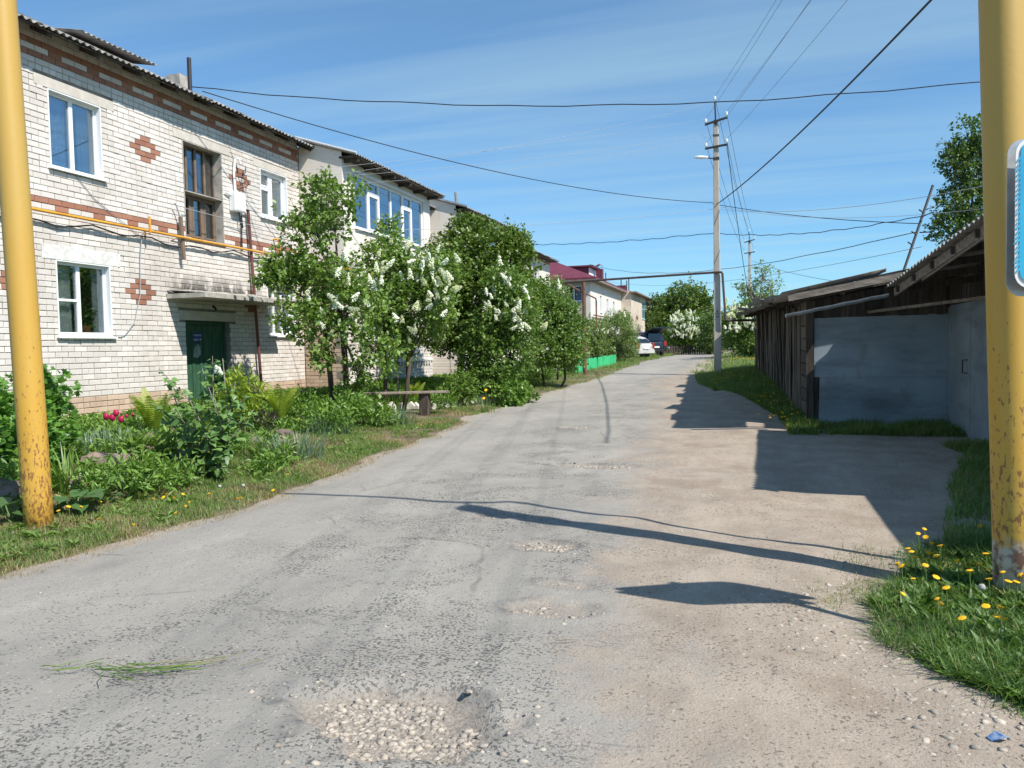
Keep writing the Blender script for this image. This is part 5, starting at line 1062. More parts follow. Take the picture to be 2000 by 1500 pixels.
# ================================================================ vegetation
LEAF2 = (np.array([(0, 0, 0), (-.36, .42, .10), (0, 1, -.08), (.36, .42, .10)]), np.array([(0, 2, 1), (0, 3, 2)]))
LANCE = (np.array([(0, 0, 0), (-.15, .4, .05), (0, 1, -.12), (.15, .4, .05)]), np.array([(0, 2, 1), (0, 3, 2)]))
HEART = (np.array([(0, 0, 0), (-.34, -.06, .06), (-.5, .3, .1), (-.26, .72, .04), (0, 1.05, -.12), (.26, .72, .04), (.5, .3, .1), (.34, -.06, .06), (0, .5, -.01)]),
         np.array([(0, 8, 1), (1, 8, 2), (2, 8, 3), (3, 8, 4), (4, 8, 5), (5, 8, 6), (6, 8, 7), (7, 8, 0)]))
LOBED = (np.array([(0, 0, 0), (-.35, .02, .03), (-.55, .35, .08), (-.3, .45, .0), (-.4, .85, .04), (-.12, .75, 0), (0, 1.05, -.05), (.12, .75, 0), (.4, .85, .04), (.3, .45, 0), (.55, .35, .08), (.35, .02, .03)]),
         np.array([(0, 3, 2), (0, 2, 1), (3, 5, 4), (0, 5, 3), (0, 7, 5), (5, 7, 6), (0, 9, 7), (7, 9, 8), (0, 10, 9), (0, 11, 10)]))
def unit(v): return v/np.maximum(np.linalg.norm(v, axis=-1, keepdims=True), 1e-9)
def leaves(P, D, size, tpl, up=None, tilt=.5):
    """leaf templates at points P pointing along D; returns V, F, var"""
    n = len(P); T, Fc = tpl; D = unit(D)
    N = unit(np.array([0, 0, 1.])+RNG.normal(0, tilt, (n, 3))); X = unit(np.cross(D, N)); N = np.cross(X, D)
    s = np.asarray(size)*np.ones(n)*RNG.uniform(.7, 1.25, n)
    V = P[:, None]+s[:, None, None]*(T[None, :, 0:1]*X[:, None]+T[None, :, 1:2]*D[:, None]+T[None, :, 2:3]*N[:, None])
    k = len(T); return V.reshape(-1, 3), (Fc[None]+k*np.arange(n)[:, None, None]).reshape(-1, 3), np.repeat(np.clip(RNG.normal(.45, .22, n), 0, 1), k)
def clumps(blobs, n, hollow=.55):
    """points through a union of ellipsoids, denser towards their skin; blobs: (c, r)"""
    vol = np.array([np.prod(b[1])**(2/3) for b in blobs]); cnt = RNG.multinomial(n, vol/vol.sum()); out = []; nor = []
    for (c, r), m in zip(blobs, cnt):
        d = unit(RNG.normal(0, 1, (m, 3))); rad = RNG.uniform(hollow**3, 1, m)**(1/3)*(1+.14*RNG.normal(0, 1, m))
        out.append(np.array(c)+d*np.array(r)*rad[:, None]); nor.append(d)
    return np.concatenate(out), np.concatenate(nor)
def panicle_mesh(seed, ln=.2):
    rg = np.random.default_rng(seed); n = 70; z = rg.uniform(0, 1, n)**.8; r = .26*(1-z)**.75*(.6+.4*rg.uniform(0, 1, n))+.02; a = rg.uniform(0, 6.28, n)
    P = np.stack([r*np.cos(a), r*np.sin(a), z], 1)*ln; T = np.array([(-1, 0, 0), (0, -1, 0), (1, 0, 0), (0, 1, 0), (0, 0, .8)])*.022
    Fc = np.array([(0, 1, 4), (1, 2, 4), (2, 3, 4), (3, 0, 4)]); V = P[:, None]+T[None]*rg.uniform(.7, 1.3, (n, 1, 1))*ln/.2+rg.normal(0, .002, (n, 5, 3))
    return mesh_np('blossom', V.reshape(-1, 3), (Fc[None]+5*np.arange(n)[:, None, None]).reshape(-1, 3), M['blossom'], {'var': np.repeat(rg.uniform(0, 1, n), 5)})
PAN = [panicle_mesh(k) for k in range(5)]
def tree(name, label, base, blobs, nclump, per, leaf, lmat, tpl=LEAF2, trunks=((0, 0),), tr=.06, fork=.35, bark='bark', blossoms=(), group=None, cat='tree', twig=.22, droop=.3, hollow=.5, nb=60, spread=.6, bscale=(.75, 1.25)):
    base = np.array(base, float); t = thing(name, base, label, cat, group)
    Pc, Nc = clumps(blobs, nclump, hollow)
    ok = Pc[:, 2] > base[2]+.05; Pc, Nc = Pc[ok], Nc[ok]
    TW = unit(Nc*spread+np.array([0, 0, .35])+RNG.normal(0, .35, Nc.shape)); k = len(Pc)
    u = RNG.uniform(-.5, 1, (k, per)); P = Pc[:, None]+TW[:, None]*u[..., None]*twig+RNG.normal(0, twig*.16, (k, per, 3))
    D = unit(TW[:, None]*.7+RNG.normal(0, .75, (k, per, 3))+np.array([0, 0, -droop]))
    V, Fc, a = leaves(P.reshape(-1, 3), D.reshape(-1, 3), leaf, tpl, tilt=.55)
    a = np.clip(a+np.repeat(np.repeat(RNG.normal(0, .12, k), per), len(tpl[0])), 0, 1)
    # trunks, limbs to each mass, twigs to some of the clumps
    wood = MB(); cen = [np.array(b[0], float) for b in blobs]; low = min(b[0][2]-b[1][2] for b in blobs)
    roots = [base+np.array([dx, dy, -.15]) for dx, dy in trunks]; hubs = []
    for r0 in roots:
        ctr = np.mean(cen, 0); h = base+np.array([r0[0]-base[0], r0[1]-base[1], 0])*1.6+np.array([(ctr-base)[0]*.25, (ctr-base)[1]*.25, max(.25, (np.max([c[2] for c in cen])-base[2])*fork)])
        mid = (r0+h)/2+RNG.normal(0, .04, 3); wood.tube([r0, mid, h], [tr*1.15, tr, tr*.82], 8); hubs.append(h)
    for i, c in enumerate(cen):
        h = min(hubs, key=lambda q: np.linalg.norm(q[:2]-c[:2])); m1 = h+(c-h)*.45+np.array([0, 0, .12*np.linalg.norm(c-h)])+RNG.normal(0, .06, 3)
        wood.tube([h, m1, c], [tr*.62, tr*.42, tr*.2], 6)
        idx = np.argsort(np.linalg.norm(Pc-c, axis=1))[:max(6, int(2.2*nb/len(cen)))]; RNG.shuffle(idx)
        for j in idx[:max(3, nb//len(cen))]:
            q = Pc[j]; s0 = m1+(c-m1)*RNG.uniform(.2, 1); wood.tube([s0, (s0+q)/2+RNG.normal(0, .04, 3)+np.array([0, 0, .03]), q], [tr*.2, tr*.13, tr*.05], 4, False)
    wood.build('trunk', M[bark], t, True); obj_np('crown', V, Fc, M[lmat], t, {'var': a})
    for (q, n) in blossoms:
        for p in q:
            for _ in range(n):
                e = p+RNG.normal(0, .13, 3); piece('blossom', PAN[random.randrange(5)], e, t, (random.gauss(.15, .45), random.gauss(.1, .45), random.random()*6), [random.uniform(*bscale)]*3)
    return t
def blobs_px(L): return [((PD(x, y, D)), (np.array([rx, ry or rx, rz])*D/F)) for (x, y, D, rx, ry, rz) in L]
def pts_px(L, D): return [PD(x, y, D+random.uniform(-.35, .1)) for (x, y) in L]

# -- lilac in front of the house
b1 = blobs_px([(650, 385, 15.2, 52, 60, 36), (618, 440, 15.2, 66, 60, 36), (565, 525, 15.1, 50, 55, 40), (640, 540, 15.4, 80, 80, 42), (590, 620, 15.0, 60, 60, 42), (680, 610, 15.2, 70, 80, 55), (630, 690, 15.0, 26, 40, 26), (735, 690, 15.2, 40, 50, 36), (535, 540, 14.9, 28, 40, 22), (705, 750, 15.3, 26, 40, 24)])
g1 = ground(666, 800)
tree('lilac_tree', 'tall white lilac tree with bare lower stems before the plastered loggia', (g1[0], g1[1], hz(g1[0], g1[1])), b1, 900, 11, .1, 'lilac_leaf', trunks=((-.16, .0), (.16, -.12), (.0, .2)), tr=.055, fork=.4,
     blossoms=[(pts_px([(700, 540), (672, 550), (735, 540), (745, 530), (690, 590), (650, 545), (712, 580), (640, 600), (605, 600), (670, 590), (700, 605), (655, 585), (640, 640)], 14.75), 2)], nb=150, hollow=.3)
b2 = blobs_px([(765, 455, 17.2, 22, 25, 26), (750, 505, 17., 44, 50, 34), (820, 540, 17.0, 55, 60, 48), (760, 580, 16.8, 60, 70, 60), (850, 600, 17.0, 36, 50, 50), (775, 650, 17, 40, 50, 50), (880, 520, 17.4, 20, 30, 25)])
g2 = PD(770, 775, 17.2); g2[2] = hz(g2[0], g2[1])
tree('lilac_bush', 'white lilac bush with the densest blossom, right of the tall lilac tree', g2, b2, 1000, 12, .095, 'lilac_leaf', trunks=((-.2, 0), (.1, .1), (.25, -.1)), tr=.045, fork=.3,
     blossoms=[(pts_px([(730, 500), (770, 480), (800, 500), (835, 510), (855, 525), (850, 540), (875, 580), (845, 575), (820, 560), (790, 545), (740, 590), (760, 620), (805, 615), (880, 520), (850, 610), (830, 535)], 16.5), 3), (pts_px([(800, 655), (745, 560), (860, 575)], 16.5), 3)], nb=80, hollow=.35)
# -- dark dense tree
b3 = blobs_px([(910, 458, 21, 40, 50, 32), (960, 490, 21, 70, 80, 50), (890, 520, 20.6, 60, 70, 60), (1005, 520, 21, 38, 60, 60), (940, 570, 20.3, 70, 80, 60), (870, 600, 20.3, 40, 60, 50), (1010, 590, 20.6, 36, 50, 60), (880, 660, 20, 60, 60, 28), (960, 640, 20.2, 60, 60, 40), (1020, 480, 21.2, 16, 30, 30)])
g3 = PD(893, 752, 20.4); g3[2] = hz(g3[0], g3[1])
tree('maple_tree', 'large dark green tree with a dense rounded crown in the middle of the garden', g3, b3, 3000, 14, .095, 'maple_leaf', trunks=((0, 0), (.35, .1)), tr=.1, fork=.3, nb=90, hollow=.5, twig=.2)
b4 = blobs_px([(985, 560, 19.2, 40, 50, 36), (1015, 610, 19.2, 40, 50, 46), (960, 640, 19.2, 45, 55, 50), (990, 690, 19.2, 60, 60, 40), (950, 738, 19.0, 60, 40, 22), (925, 690, 19.3, 30, 40, 45)])
g4 = PD(975, 765, 19.4); g4[2] = hz(g4[0], g4[1])
tree('lilac_bush', 'white lilac bush in front of the large dark tree', g4, b4, 1050, 13, .09, 'bush_leaf', trunks=((-.2, 0), (.2, .1)), tr=.04, fork=.25,
     blossoms=[(pts_px([(985, 548), (975, 540), (1000, 575), (1020, 585), (955, 580), (950, 600), (1030, 610), (1010, 620), (985, 625), (1005, 640), (1035, 645), (975, 610), (1000, 600)], 18.75), 3)], nb=60, hollow=.4)
b5 = blobs_px([(1070, 620, 24, 40, 50, 46), (1105, 640, 24, 36, 50, 40), (1060, 680, 23.5, 45, 50, 36), (1110, 685, 23.8, 34, 50, 30), (1045, 580, 24.2, 25, 30, 30)])
g5 = PD(1075, 722, 24); g5[2] = hz(g5[0], g5[1])
tree('garden_bush', 'spreading mid-green bush without blossom left of the rusty gas post', g5, b5, 1500, 14, .09, 'bush_leaf', trunks=((-.2, 0), (.25, .1)), tr=.04, fork=.25, cat='bush', nb=40, hollow=.5)
b6 = blobs_px([(1085, 570, 27, 20, 30, 26), (1100, 590, 27, 16, 25, 20)]); g6 = PD(1088, 700, 27); g6[2] = hz(g6[0], g6[1])
tree('lilac_bush', 'faded pinkish lilac top showing above the mid-green bush', g6, b6, 220, 12, .08, 'pale_leaf', tr=.035, fork=.6, nb=30, blossoms=[(pts_px([(1085, 560), (1095, 575), (1080, 580)], 26.6), 3)])
b7 = blobs_px([(1205, 650, 41.5, 34, 40, 36), (1225, 672, 41.5, 20, 30, 28), (1182, 670, 41.5, 22, 30, 30)]); g7 = PD(1207, 712, 41.5); g7[2] = hz(g7[0], g7[1])
tree('garden_bush', 'round grey-green bush between the green fence and the parked cars', g7, b7, 1300, 14, .11, 'pale_leaf', tpl=LANCE, tr=.04, fork=.2, cat='bush', nb=30, hollow=.5)
b8 = blobs_px([(1160, 655, 40, 20, 40, 32), (1170, 680, 40, 24, 40, 24), (1215, 625, 42, 16, 30, 14)]); g8 = PD(1162, 712, 40); g8[2] = hz(g8[0], g8[1])
tree('lilac_bush', 'pale flowering bush just right of the rusty gas post', g8, b8, 600, 13, .1, 'pale_leaf', tr=.04, fork=.25, nb=25, blossoms=[(pts_px([(1155, 650), (1172, 645), (1180, 655), (1215, 615)], 39.4), 3)])
# -- far trees closing the street
def far_tree(name, label, base_px, D, L, n, per, leaf, lm_, blossoms=(), tpl=LEAF2, cat='tree', hollow=.5, tr=.12, bark='bark', nb=40, fork=.3, bsc=(.8, 1.3)):
    g = PD(*base_px, D); g[2] = hz(g[0], g[1]); return tree(name, label, g, blobs_px([(x, y, D, rx, rx, rz) for (x, y, rx, rz) in L]), n, per, leaf, lm_, tpl, tr=tr, fork=fork, bark=bark, blossoms=blossoms, cat=cat, twig=.35*D/60+.1, hollow=hollow, nb=nb, group='trees at the end of the street', bscale=bsc)
far_tree('broadleaf_tree', 'tall green tree at the end of the street above the white lilac', (1340, 700), 70, [(1340, 590, 42, 36), (1310, 620, 34, 36), (1370, 610, 26, 36), (1350, 640, 50, 40), (1300, 660, 30, 30)], 1700, 13, .22, 'maple_leaf')
far_tree('broadleaf_tree', 'dark tree closing in behind the far house corner', (1270, 695), 78, [(1262, 640, 24, 34), (1285, 600, 14, 22), (1295, 640, 24, 40), (1255, 660, 30, 30)], 1100, 13, .22, 'birch_leaf')
far_tree('lilac_bush', 'round white lilac in full bloom at the end of the street', (1345, 698), 62, [(1345, 640, 32, 26), (1330, 662, 28, 24), (1365, 662, 26, 24)], 800, 13, .17, 'bush_leaf', blossoms=[(pts_px([(1325+random.uniform(-14, 50), 622+random.uniform(-8, 38)) for _ in range(44)], 60.6), 3)], nb=20, bsc=(1.3, 1.9))
far_tree('lilac_bush', 'white lilac mass between the power pole and the sheds', (1450, 705), 46, [(1440, 630, 26, 26), (1475, 615, 30, 30), (1505, 620, 26, 34), (1460, 665, 44, 30)], 1300, 13, .14, 'bush_leaf', blossoms=[(pts_px([(random.uniform(1415, 1525), random.uniform(600, 645)) for _ in range(44)], 44.8), 3)], nb=30, bsc=(1.1, 1.7))
far_tree('young_tree', 'young tree with sparse pale leaves in front of the distant pole', (1483, 690), 42, [(1465, 560, 24, 16), (1490, 535, 20, 20), (1510, 560, 20, 18), (1485, 580, 30, 16), (1455, 575, 14, 10)], 150, 8, .13, 'pale_leaf', tr=.08, bark='bark_pale', hollow=.1, fork=.6, nb=120)
far_tree('birch_tree', 'tall birch rising behind the garage roof beside the right post', (1880, 640), 30, [(1895, 270, 30, 44), (1885, 320, 40, 40), (1860, 300, 22, 30), (1900, 370, 45, 40), (1870, 400, 40, 36), (1850, 440, 34, 32), (1910, 440, 50, 40), (1930, 300, 40, 60), (1960, 380, 40, 70)], 1000, 13, .125, 'birch_leaf', hollow=.2, bark='bark_pale', tr=.14)
far_tree('broadleaf_tree', 'low dark trees seen beneath the gas pipe beside the power pole', (1385, 700), 58, [(1385, 640, 18, 30), (1420, 650, 16, 24), (1390, 670, 26, 24)], 500, 10, .16, 'birch_leaf')
for k, (x, D) in enumerate(((1225, 110), (1300, 120), (1380, 118), (1450, 115), (1530, 120), (1150, 112))):
    far_tree('broadleaf_tree', ['distant tree over the far house roof end', 'distant tree behind the tall green tree', 'distant tree behind the power pole', 'distant tree behind the young sparse tree', 'distant tree behind the shed roof', 'distant tree hidden behind the maroon roof'][k], (x, 690), D, [(x-18, 640, 22, 26), (x+12, 630, 26, 30), (x, 660, 34, 24)], 420, 9, .36, 'birch_leaf', nb=12)
fence('dark weathered picket fence below the far white lilac', PD(1278, 695, 58)[:2], PD(1395, 690, 60)[:2], .75, 26, 'dark_wood', wf=.6)

# -- strap-leaved plants, grass
def blades(P, H, W, lean, seg=3, az=None, curl=.6):
    """curved blades; returns V, F(list), var index"""
    n = len(P); az = RNG.uniform(0, 6.283, n) if az is None else az; d = np.stack([np.cos(az), np.sin(az), 0*az], 1); sd = np.stack([-np.sin(az), np.cos(az), 0*az], 1); H = np.asarray(H)*np.ones(n); W = np.asarray(W)*np.ones(n); lean = np.asarray(lean)*np.ones(n)
    V = []
    for k in range(seg+1):
        t = k/seg; c = P+d*(H*lean*(t**(1+curl)))[:, None]+np.array([0, 0, 1.])*(H*(t-.32*lean*t**2.4))[:, None]; wd = W*(1-t**1.6)*.5
        V += ([c-sd*wd[:, None], c+sd*wd[:, None]] if k < seg else [c])
    m = 2*seg+1; V = np.stack(V, 1).reshape(-1, 3); b = m*np.arange(n)[:, None]
    q = np.concatenate([np.stack([b[:, 0]+2*k, b[:, 0]+2*k+1, b[:, 0]+2*k+3, b[:, 0]+2*k+2], 1) for k in range(seg-1)]) if seg > 1 else np.zeros((0, 4), int)
    tr_ = np.stack([b[:, 0]+2*seg-2, b[:, 0]+2*seg-1, b[:, 0]+2*seg], 1); return V, [q, tr_], m
def grass(name, label, X, Y, H, W, mt, dry=.12, lean=.5, seg=2):
    n = len(X); P = np.stack([X, Y, HT(X, Y)+.004], 1); pat = fbm(X*1.7, Y*1.7, 3, 77)
    V, Fc, m = blades(P, H*RNG.uniform(.45, 1.3, n)*(.55+.9*fbm(X*2.3, Y*2.3, 2, 78)), W, RNG.uniform(.15, lean*1.8, n), seg)
    v = np.clip(RNG.normal(.4, .2, n), 0, .79); dd = RNG.uniform(0, 1, n) < dry*(.3+2.6*ss(.45, .7, pat)); v[dd] = RNG.uniform(.86, 1, dd.sum())
    return tag(obj_np(name, V, Fc, M[mt], None, {'var': np.repeat(v, m)}), label, 'grass', kind='stuff')
EDG = np.array([ground(x, 799-.11*(x-845))[:2] for x in range(735, 990, 8)])
def clear_edging(X, Y): return np.min((X[:, None]-EDG[:, 0]+.12)**2+(Y[:, None]-EDG[:, 1]+.25)**2, 1) > .09
def scatter(n, y0, y1, lo, hi, seed=0, thr=.0, pw=1.):
    Y = y0+(y1-y0)*RNG.uniform(0, 1, n)**pw; a, b = lo(Y), hi(Y); X = a+(b-a)*RNG.uniform(0, 1, n); k = fbm(X*1.4, Y*1.4, 3, 60+seed) > thr; k &= clear_edging(X, Y); return X[k], Y[k]
X, Y = scatter(64000, 2.5, 14.4, lambda y: XL(y)-np.interp(y, [2, 6, 8, 12, 14.4], [2.6, 2.0, 1.9, 1.7, 1.2]), lambda y: XL(y)-.12+.3*(fbm(y*2, y*0, 3, 4)-.5), 1, .36, 1.25)
grass('grass', 'short green grass with dry patches along the left road edge', X, Y, .07, .006, 'grass', .3, .9)
X, Y = scatter(14000, 2.5, 14.4, lambda y: XL(y)-.75, lambda y: XL(y)+.12+.3*(fbm(y*2, y*0, 3, 4)-.5), 2, .46, 1.2)
grass('grass', 'trampled dry grass fringe at the left road edge', X, Y, .05, .005, 'grass_dry', .5, .8)
X, Y = scatter(16000, 15.4, 34, lambda y: XL(y)-1.3, lambda y: XL(y)+.05+.3*(fbm(y*1.3, y*0, 3, 4)-.5), 3, .38, 1.5)
grass('grass', 'short grass strip between the white edging and the road', X, Y, .09, .009, 'grass', .3)
X, Y = scatter(5000, 15, 17.2, lambda y: XL(y)-2., lambda y: XL(y)+.0, 4, .45); grass('grass', 'dry trodden grass around the bench leg', X, Y, .05, .007, 'grass_dry', .6, .8)
X, Y = scatter(16000, 34, 64, lambda y: XL(y)-2.6, lambda y: XL(y)+.25*np.sin(y*.7), 5, .3); grass('grass', 'rough grass beyond the green fence beside the parked cars', X, Y, .16, .016, 'grass', .15)
X, Y = scatter(16000, 4.0, 20, lambda y: np.full_like(y, -11.), lambda y: XL(y)-1.6, 6, .42); grass('ground_cover', 'low green weeds covering the garden bed before the house', X, Y, .13, .011, 'grass', .08, .8)
X, Y = scatter(9000, 20, 42, lambda y: np.full_like(y, -10.8), lambda y: XL(y)-1.2, 7, .3); grass('ground_cover', 'shaded weeds under the lilacs behind the bench', X, Y, .2, .016, 'grass', .05, .8)
# right: dandelion clump by the post, shaded strips by garage and sheds
def rclump(y): return np.interp(y, [3.0, 3.5, 3.62, 3.85, 4.15, 4.4, 4.85, 5.3, 6.0, 6.4], [2.5, 1.36, 1.06, .8, .64, .6, .68, .88, 1.1, 1.5])
def rclump2(y): return rclump(y)+.16*(fbm(y*4, y*0, 3, 14)-.5)
X, Y = scatter(46000, 3.2, 6.4, lambda y: rclump2(y), lambda y: np.full_like(y, 3.6), 8, .2); grass('grass', 'lush green grass around the foot of the right yellow post', X, Y, .125, .0055, 'grass_lush', .06, 1.05, 3)
X, Y = scatter(4500, 2.9, 6.0, lambda y: rclump2(y)-.25, lambda y: rclump2(y)+.3, 9, .5); grass('grass', 'thin sprouts at the rim of the dandelion patch', X, Y, .07, .005, 'grass', .3, .9)
X, Y = scatter(14000, 6.2, 12.2, lambda y: np.interp(y, [6.2, 7, 8, 10, 11.5], [1.25, 1.5, 1.75, 2.3, 2.65])+.3*(fbm(y*2, y*0, 3, 15)-.5), lambda y: np.full_like(y, 3.2), 10, .3); grass('grass', 'grass in shade in front of the garage gates', X, Y, .13, .009, 'grass', .1, .7)
X, Y = scatter(9000, 13.1, 14.38, lambda y: np.full_like(y, .55), lambda y: np.full_like(y, 3.1), 11, .25); grass('grass', 'tall grass in shade along the grey sheet metal wall', X, Y, .17, .01, 'grass', .08, .7)
X, Y = scatter(22000, 14.2, 30, lambda y: np.maximum(XSHED(y)-np.interp(y, [14, 16, 20, 24, 30], [.35, .5, 1.1, 2., 2.2]), XR(y)+.15), lambda y: XSHED(y)-.02, 12, .2); grass('grass', 'grass along the foot of the plank sheds', X, Y, .17, .012, 'grass', .06, .7)
X, Y = scatter(9000, 30, 62, lambda y: XR(y)+.2+.3*np.sin(y), lambda y: XR(y)+5, 13, .2); grass('grass', 'far grass beyond the power pole', X, Y, .2, .02, 'grass', .08, .7)

# dandelions
def disc_flower(r, h_, n=14, mt='dandelion'):
    vs = [(0, 0, h_)]; fs = []
    for k in range(n):
        a = 2*math.pi*k/n; q = r*(1 if k % 2 else .86); vs.append((q*math.cos(a), q*math.sin(a), .004)); vs.append((q*.6*math.cos(a), q*.6*math.sin(a), h_*.85))
    for k in range(n):
        a, b = 1+2*k, 1+2*((k+1) % n); fs += [(0, a+1, b+1), (a, b, b+1, a+1)]
    vs.append((0, 0, -.012)); c = len(vs)-1
    for k in range(n): fs.append((1+2*((k+1) % n), 1+2*k, c))
    return MB().add(vs, fs).mesh('flower_head', M[mt])
DF = [disc_flower(.019, .009), disc_flower(.016, .008), disc_flower(.021, .007)]
def ball(r, mt, name):
    b = MB(); n, m = 12, 8; vs = []; fs = []
    for i in range(m+1):
        th = math.pi*i/m
        for j in range(n): a = 2*math.pi*j/n; k = r*(1+.06*random.uniform(-1, 1)); vs.append((k*math.sin(th)*math.cos(a), k*math.sin(th)*math.sin(a), k*math.cos(th)))
    for i in range(m): fs += [(i*n+j, (i+1)*n+j, (i+1)*n+(j+1) % n, i*n+(j+1) % n) for j in range(n)]
    return b.add(vs, fs).mesh(name, M[mt], True)
SEED = ball(.018, 'seed_head', 'seed_head')
STEM = MB().tube([(0, 0, 0), (.006, .004, .5), (0, 0, 1)], [.0028, .0025, .0025], 5).mesh('stem', M['stem'])
def dandelion(p, h_, label, grp, tilt=True, seed=False, sc=1.):
    g = hz(p[0], p[1])+.02; t = thing('dandelion', (p[0], p[1], g), label, 'dandelion', grp); o = piece('stem', STEM, (p[0], p[1], g-.02), t, None, (sc, sc, h_+.02))
    piece('seed_head' if seed else 'flower_head', SEED if seed else random.choice(DF), (p[0], p[1], g+h_), t, (random.gauss(.15, .25), random.gauss(.2, .25), random.random()*6), (sc, sc, sc))
for (x, y) in [(1793, 1072), (1805, 1065), (1808, 1068), (1773, 1090), (1820, 1083), (1836, 1091), (1780, 1099), (1815, 1114), (1829, 1112), (1787, 1117), (1807, 1135), (1752, 1137), (1761, 1149), (1783, 1167), (1828, 1168), (1870, 1138), (1893, 1157), (1913, 1142), (1931, 1162), (1958, 1154), (1969, 1159), (1848, 1186), (1763, 1204), (1830, 1214), (1838, 1214), (1879, 1252), (1947, 1256), (1960, 1254), (1953, 1239), (1925, 1234), (1985, 1165), (1992, 1170), (1925, 1110), (1946, 1105), (1914, 1050)]:
    p = ground(x, y+22); dandelion(p, .145+random.uniform(-.03, .04), 'yellow dandelion in the grass at the foot of the right post', 'dandelions by the right post', sc=1.05)
p = ground(1917, 1225); dandelion(p, .2, 'white dandelion seed head among the yellow ones by the right post', None, seed=True)
for (x, y) in [(135, 1008), (160, 1010), (197, 993), (115, 1010), (370, 998), (363, 1000), (409, 982), (358, 980), (344, 1022), (465, 990), (472, 991), (340, 985), (320, 982), (300, 990), (262, 1042), (534, 967), (562, 938), (410, 895), (195, 1025), (584, 825), (823, 834), (325, 978)]:
    p = ground(x, y+8); dandelion(p, .09+random.uniform(-.02, .03), 'yellow dandelion in the left grass verge', 'dandelions on the left verge')
for x, y, nm in ((445, 934, 'largest'), (430, 964, 'nearest'), (476, 962, 'rightmost')): dandelion(ground(x, y+8), .1, f'{nm} white dandelion clock in the left verge below the leafy shrub', None, seed=True)
Xf = []; 
for (cx, cy, sx, sy, n) in ((-.8, 24.8, .5, 2.5, 40), (.3, 18, .35, 3, 22), (.6, 14.6, .35, .8, 16), (.3, 42, 1.5, 2., 90)):
    for _ in range(n): Xf.append((random.gauss(cx, sx*.6), random.gauss(cy, sy*.6)))
Xf = np.array(Xf); Xf = Xf[Xf[:, 0] > XR(Xf[:, 1])+.3]; tri_ = MB()
for (x, y) in Xf: tri_.tube([(x, y, hz(x, y)+.14), (x, y, hz(x, y)+.155)], [.022, .018], 6)
tag(tri_.build('dandelion_flowers', M['dandelion']), 'distant yellow dandelions in the grass by sheds and power pole', 'dandelions', kind='stuff')

# ---------------------------------------------------------------- garden plants
def at_d(x, y, D): p = PD(x, y, D); p[2] = hz(p[0], p[1]); return p
def strap(name, label, p, n, H, W, rad, mt, lean=.6, cat='plant', seg=5, curl=.9):
    t = thing(name, p, label, cat); a = RNG.uniform(0, 6.28, n); r = rad*np.sqrt(RNG.uniform(0, 1, n)); X = p[0]+r*np.cos(a); Y = p[1]+r*np.sin(a)
    V, Fc, m = blades(np.stack([X, Y, HT(X, Y)-.01], 1), H*RNG.uniform(.6, 1.15, n), W, RNG.uniform(.15, lean*1.5, n), seg, a+RNG.normal(0, .6, n), curl)
    obj_np('leaves', V, Fc, M[mt], t, {'var': np.repeat(np.clip(RNG.normal(.5, .25, n), 0, 1), m)}); return t
def bushy(name, label, p, rx, rz, n, leaf, mt, tpl=LANCE, per=8, cat='plant', twig=.14, droop=.1, zc=.55):
    return tree(name, label, p, [(np.array(p)+[0, 0, rz*zc], np.array([rx, rx, rz*.55]))], n, per, leaf, mt, tpl, tr=.008, fork=.2, nb=14, cat=cat, twig=twig, droop=droop, hollow=.2, bark='stem')
def fern(label, p, n, H, mt='fern_leaf'):
    t = thing('fern', p, label, 'fern'); 
    for k in range(n):
        az = 2*math.pi*k/n+random.uniform(-.3, .3); L = H*random.uniform(.8, 1.15); lean = random.uniform(.25, .6); m = 22; V = []; Fc = []; v0 = random.random()
        d = np.array([math.cos(az), math.sin(az), 0]); s = np.array([-math.sin(az), math.cos(az), 0]); pts = []
        for i in range(m+1):
            u = i/m; pts.append(np.array(p)+d*(L*lean*u**1.6+.03)+np.array([0, 0, L*(u-.28*lean*u**3)]))
        for i in range(2, m):
            u = i/m; w_ = L*.17*math.sin(math.pi*min(1, u*.92+.06))**.8; tg = (pts[i+1]-pts[i-1]); tg /= np.linalg.norm(tg)
            for sg_ in (-1, 1):
                b = len(V); q = pts[i]; e = q+s*sg_*w_+tg*w_*.35-np.array([0, 0, .12*w_]); h = L/m*.48
                V += [q-tg*h*.5, q+tg*h*.6, e, q+(e-q)*.5-tg*h*.75, q+(e-q)*.5+tg*h*.7]; Fc += [(b, b+3, b+4), (b, b+4, b+1), (b+3, b+2, b+4)]
        b = len(V)
        for i in range(m): V += [pts[i]-s*.004, pts[i]+s*.004]; 
        for i in range(m-1): Fc += [(b+2*i, b+2*i+1, b+2*i+3), (b+2*i, b+2*i+3, b+2*i+2)]
        obj_np('frond', np.array(V), np.array(Fc), M[mt], t, {'var': np.clip(np.full(len(V), v0)+RNG.normal(0, .12, len(V)), 0, 1)})
    return t
fern('yellow-green ostrich fern against the wall left of the door', at_d(300, 832, 11.2), 15, .68)
fern('tall upright ostrich fern right of the door by the conduit', at_d(548, 806, 13.6), 15, .68)
fern('bright fern behind the bench below the shaded loggia wall', at_d(812, 772, 18.5), 14, .5)
fern('small fern leaning behind the bench leg', at_d(842, 775, 18.2), 10, .4)
bushy('golden_bush', 'yellow-green leafy bush in front of the green door', at_d(470, 800, 12.6), .36, .85, 150, .11, 'fern_leaf', LANCE, 9, 'bush')
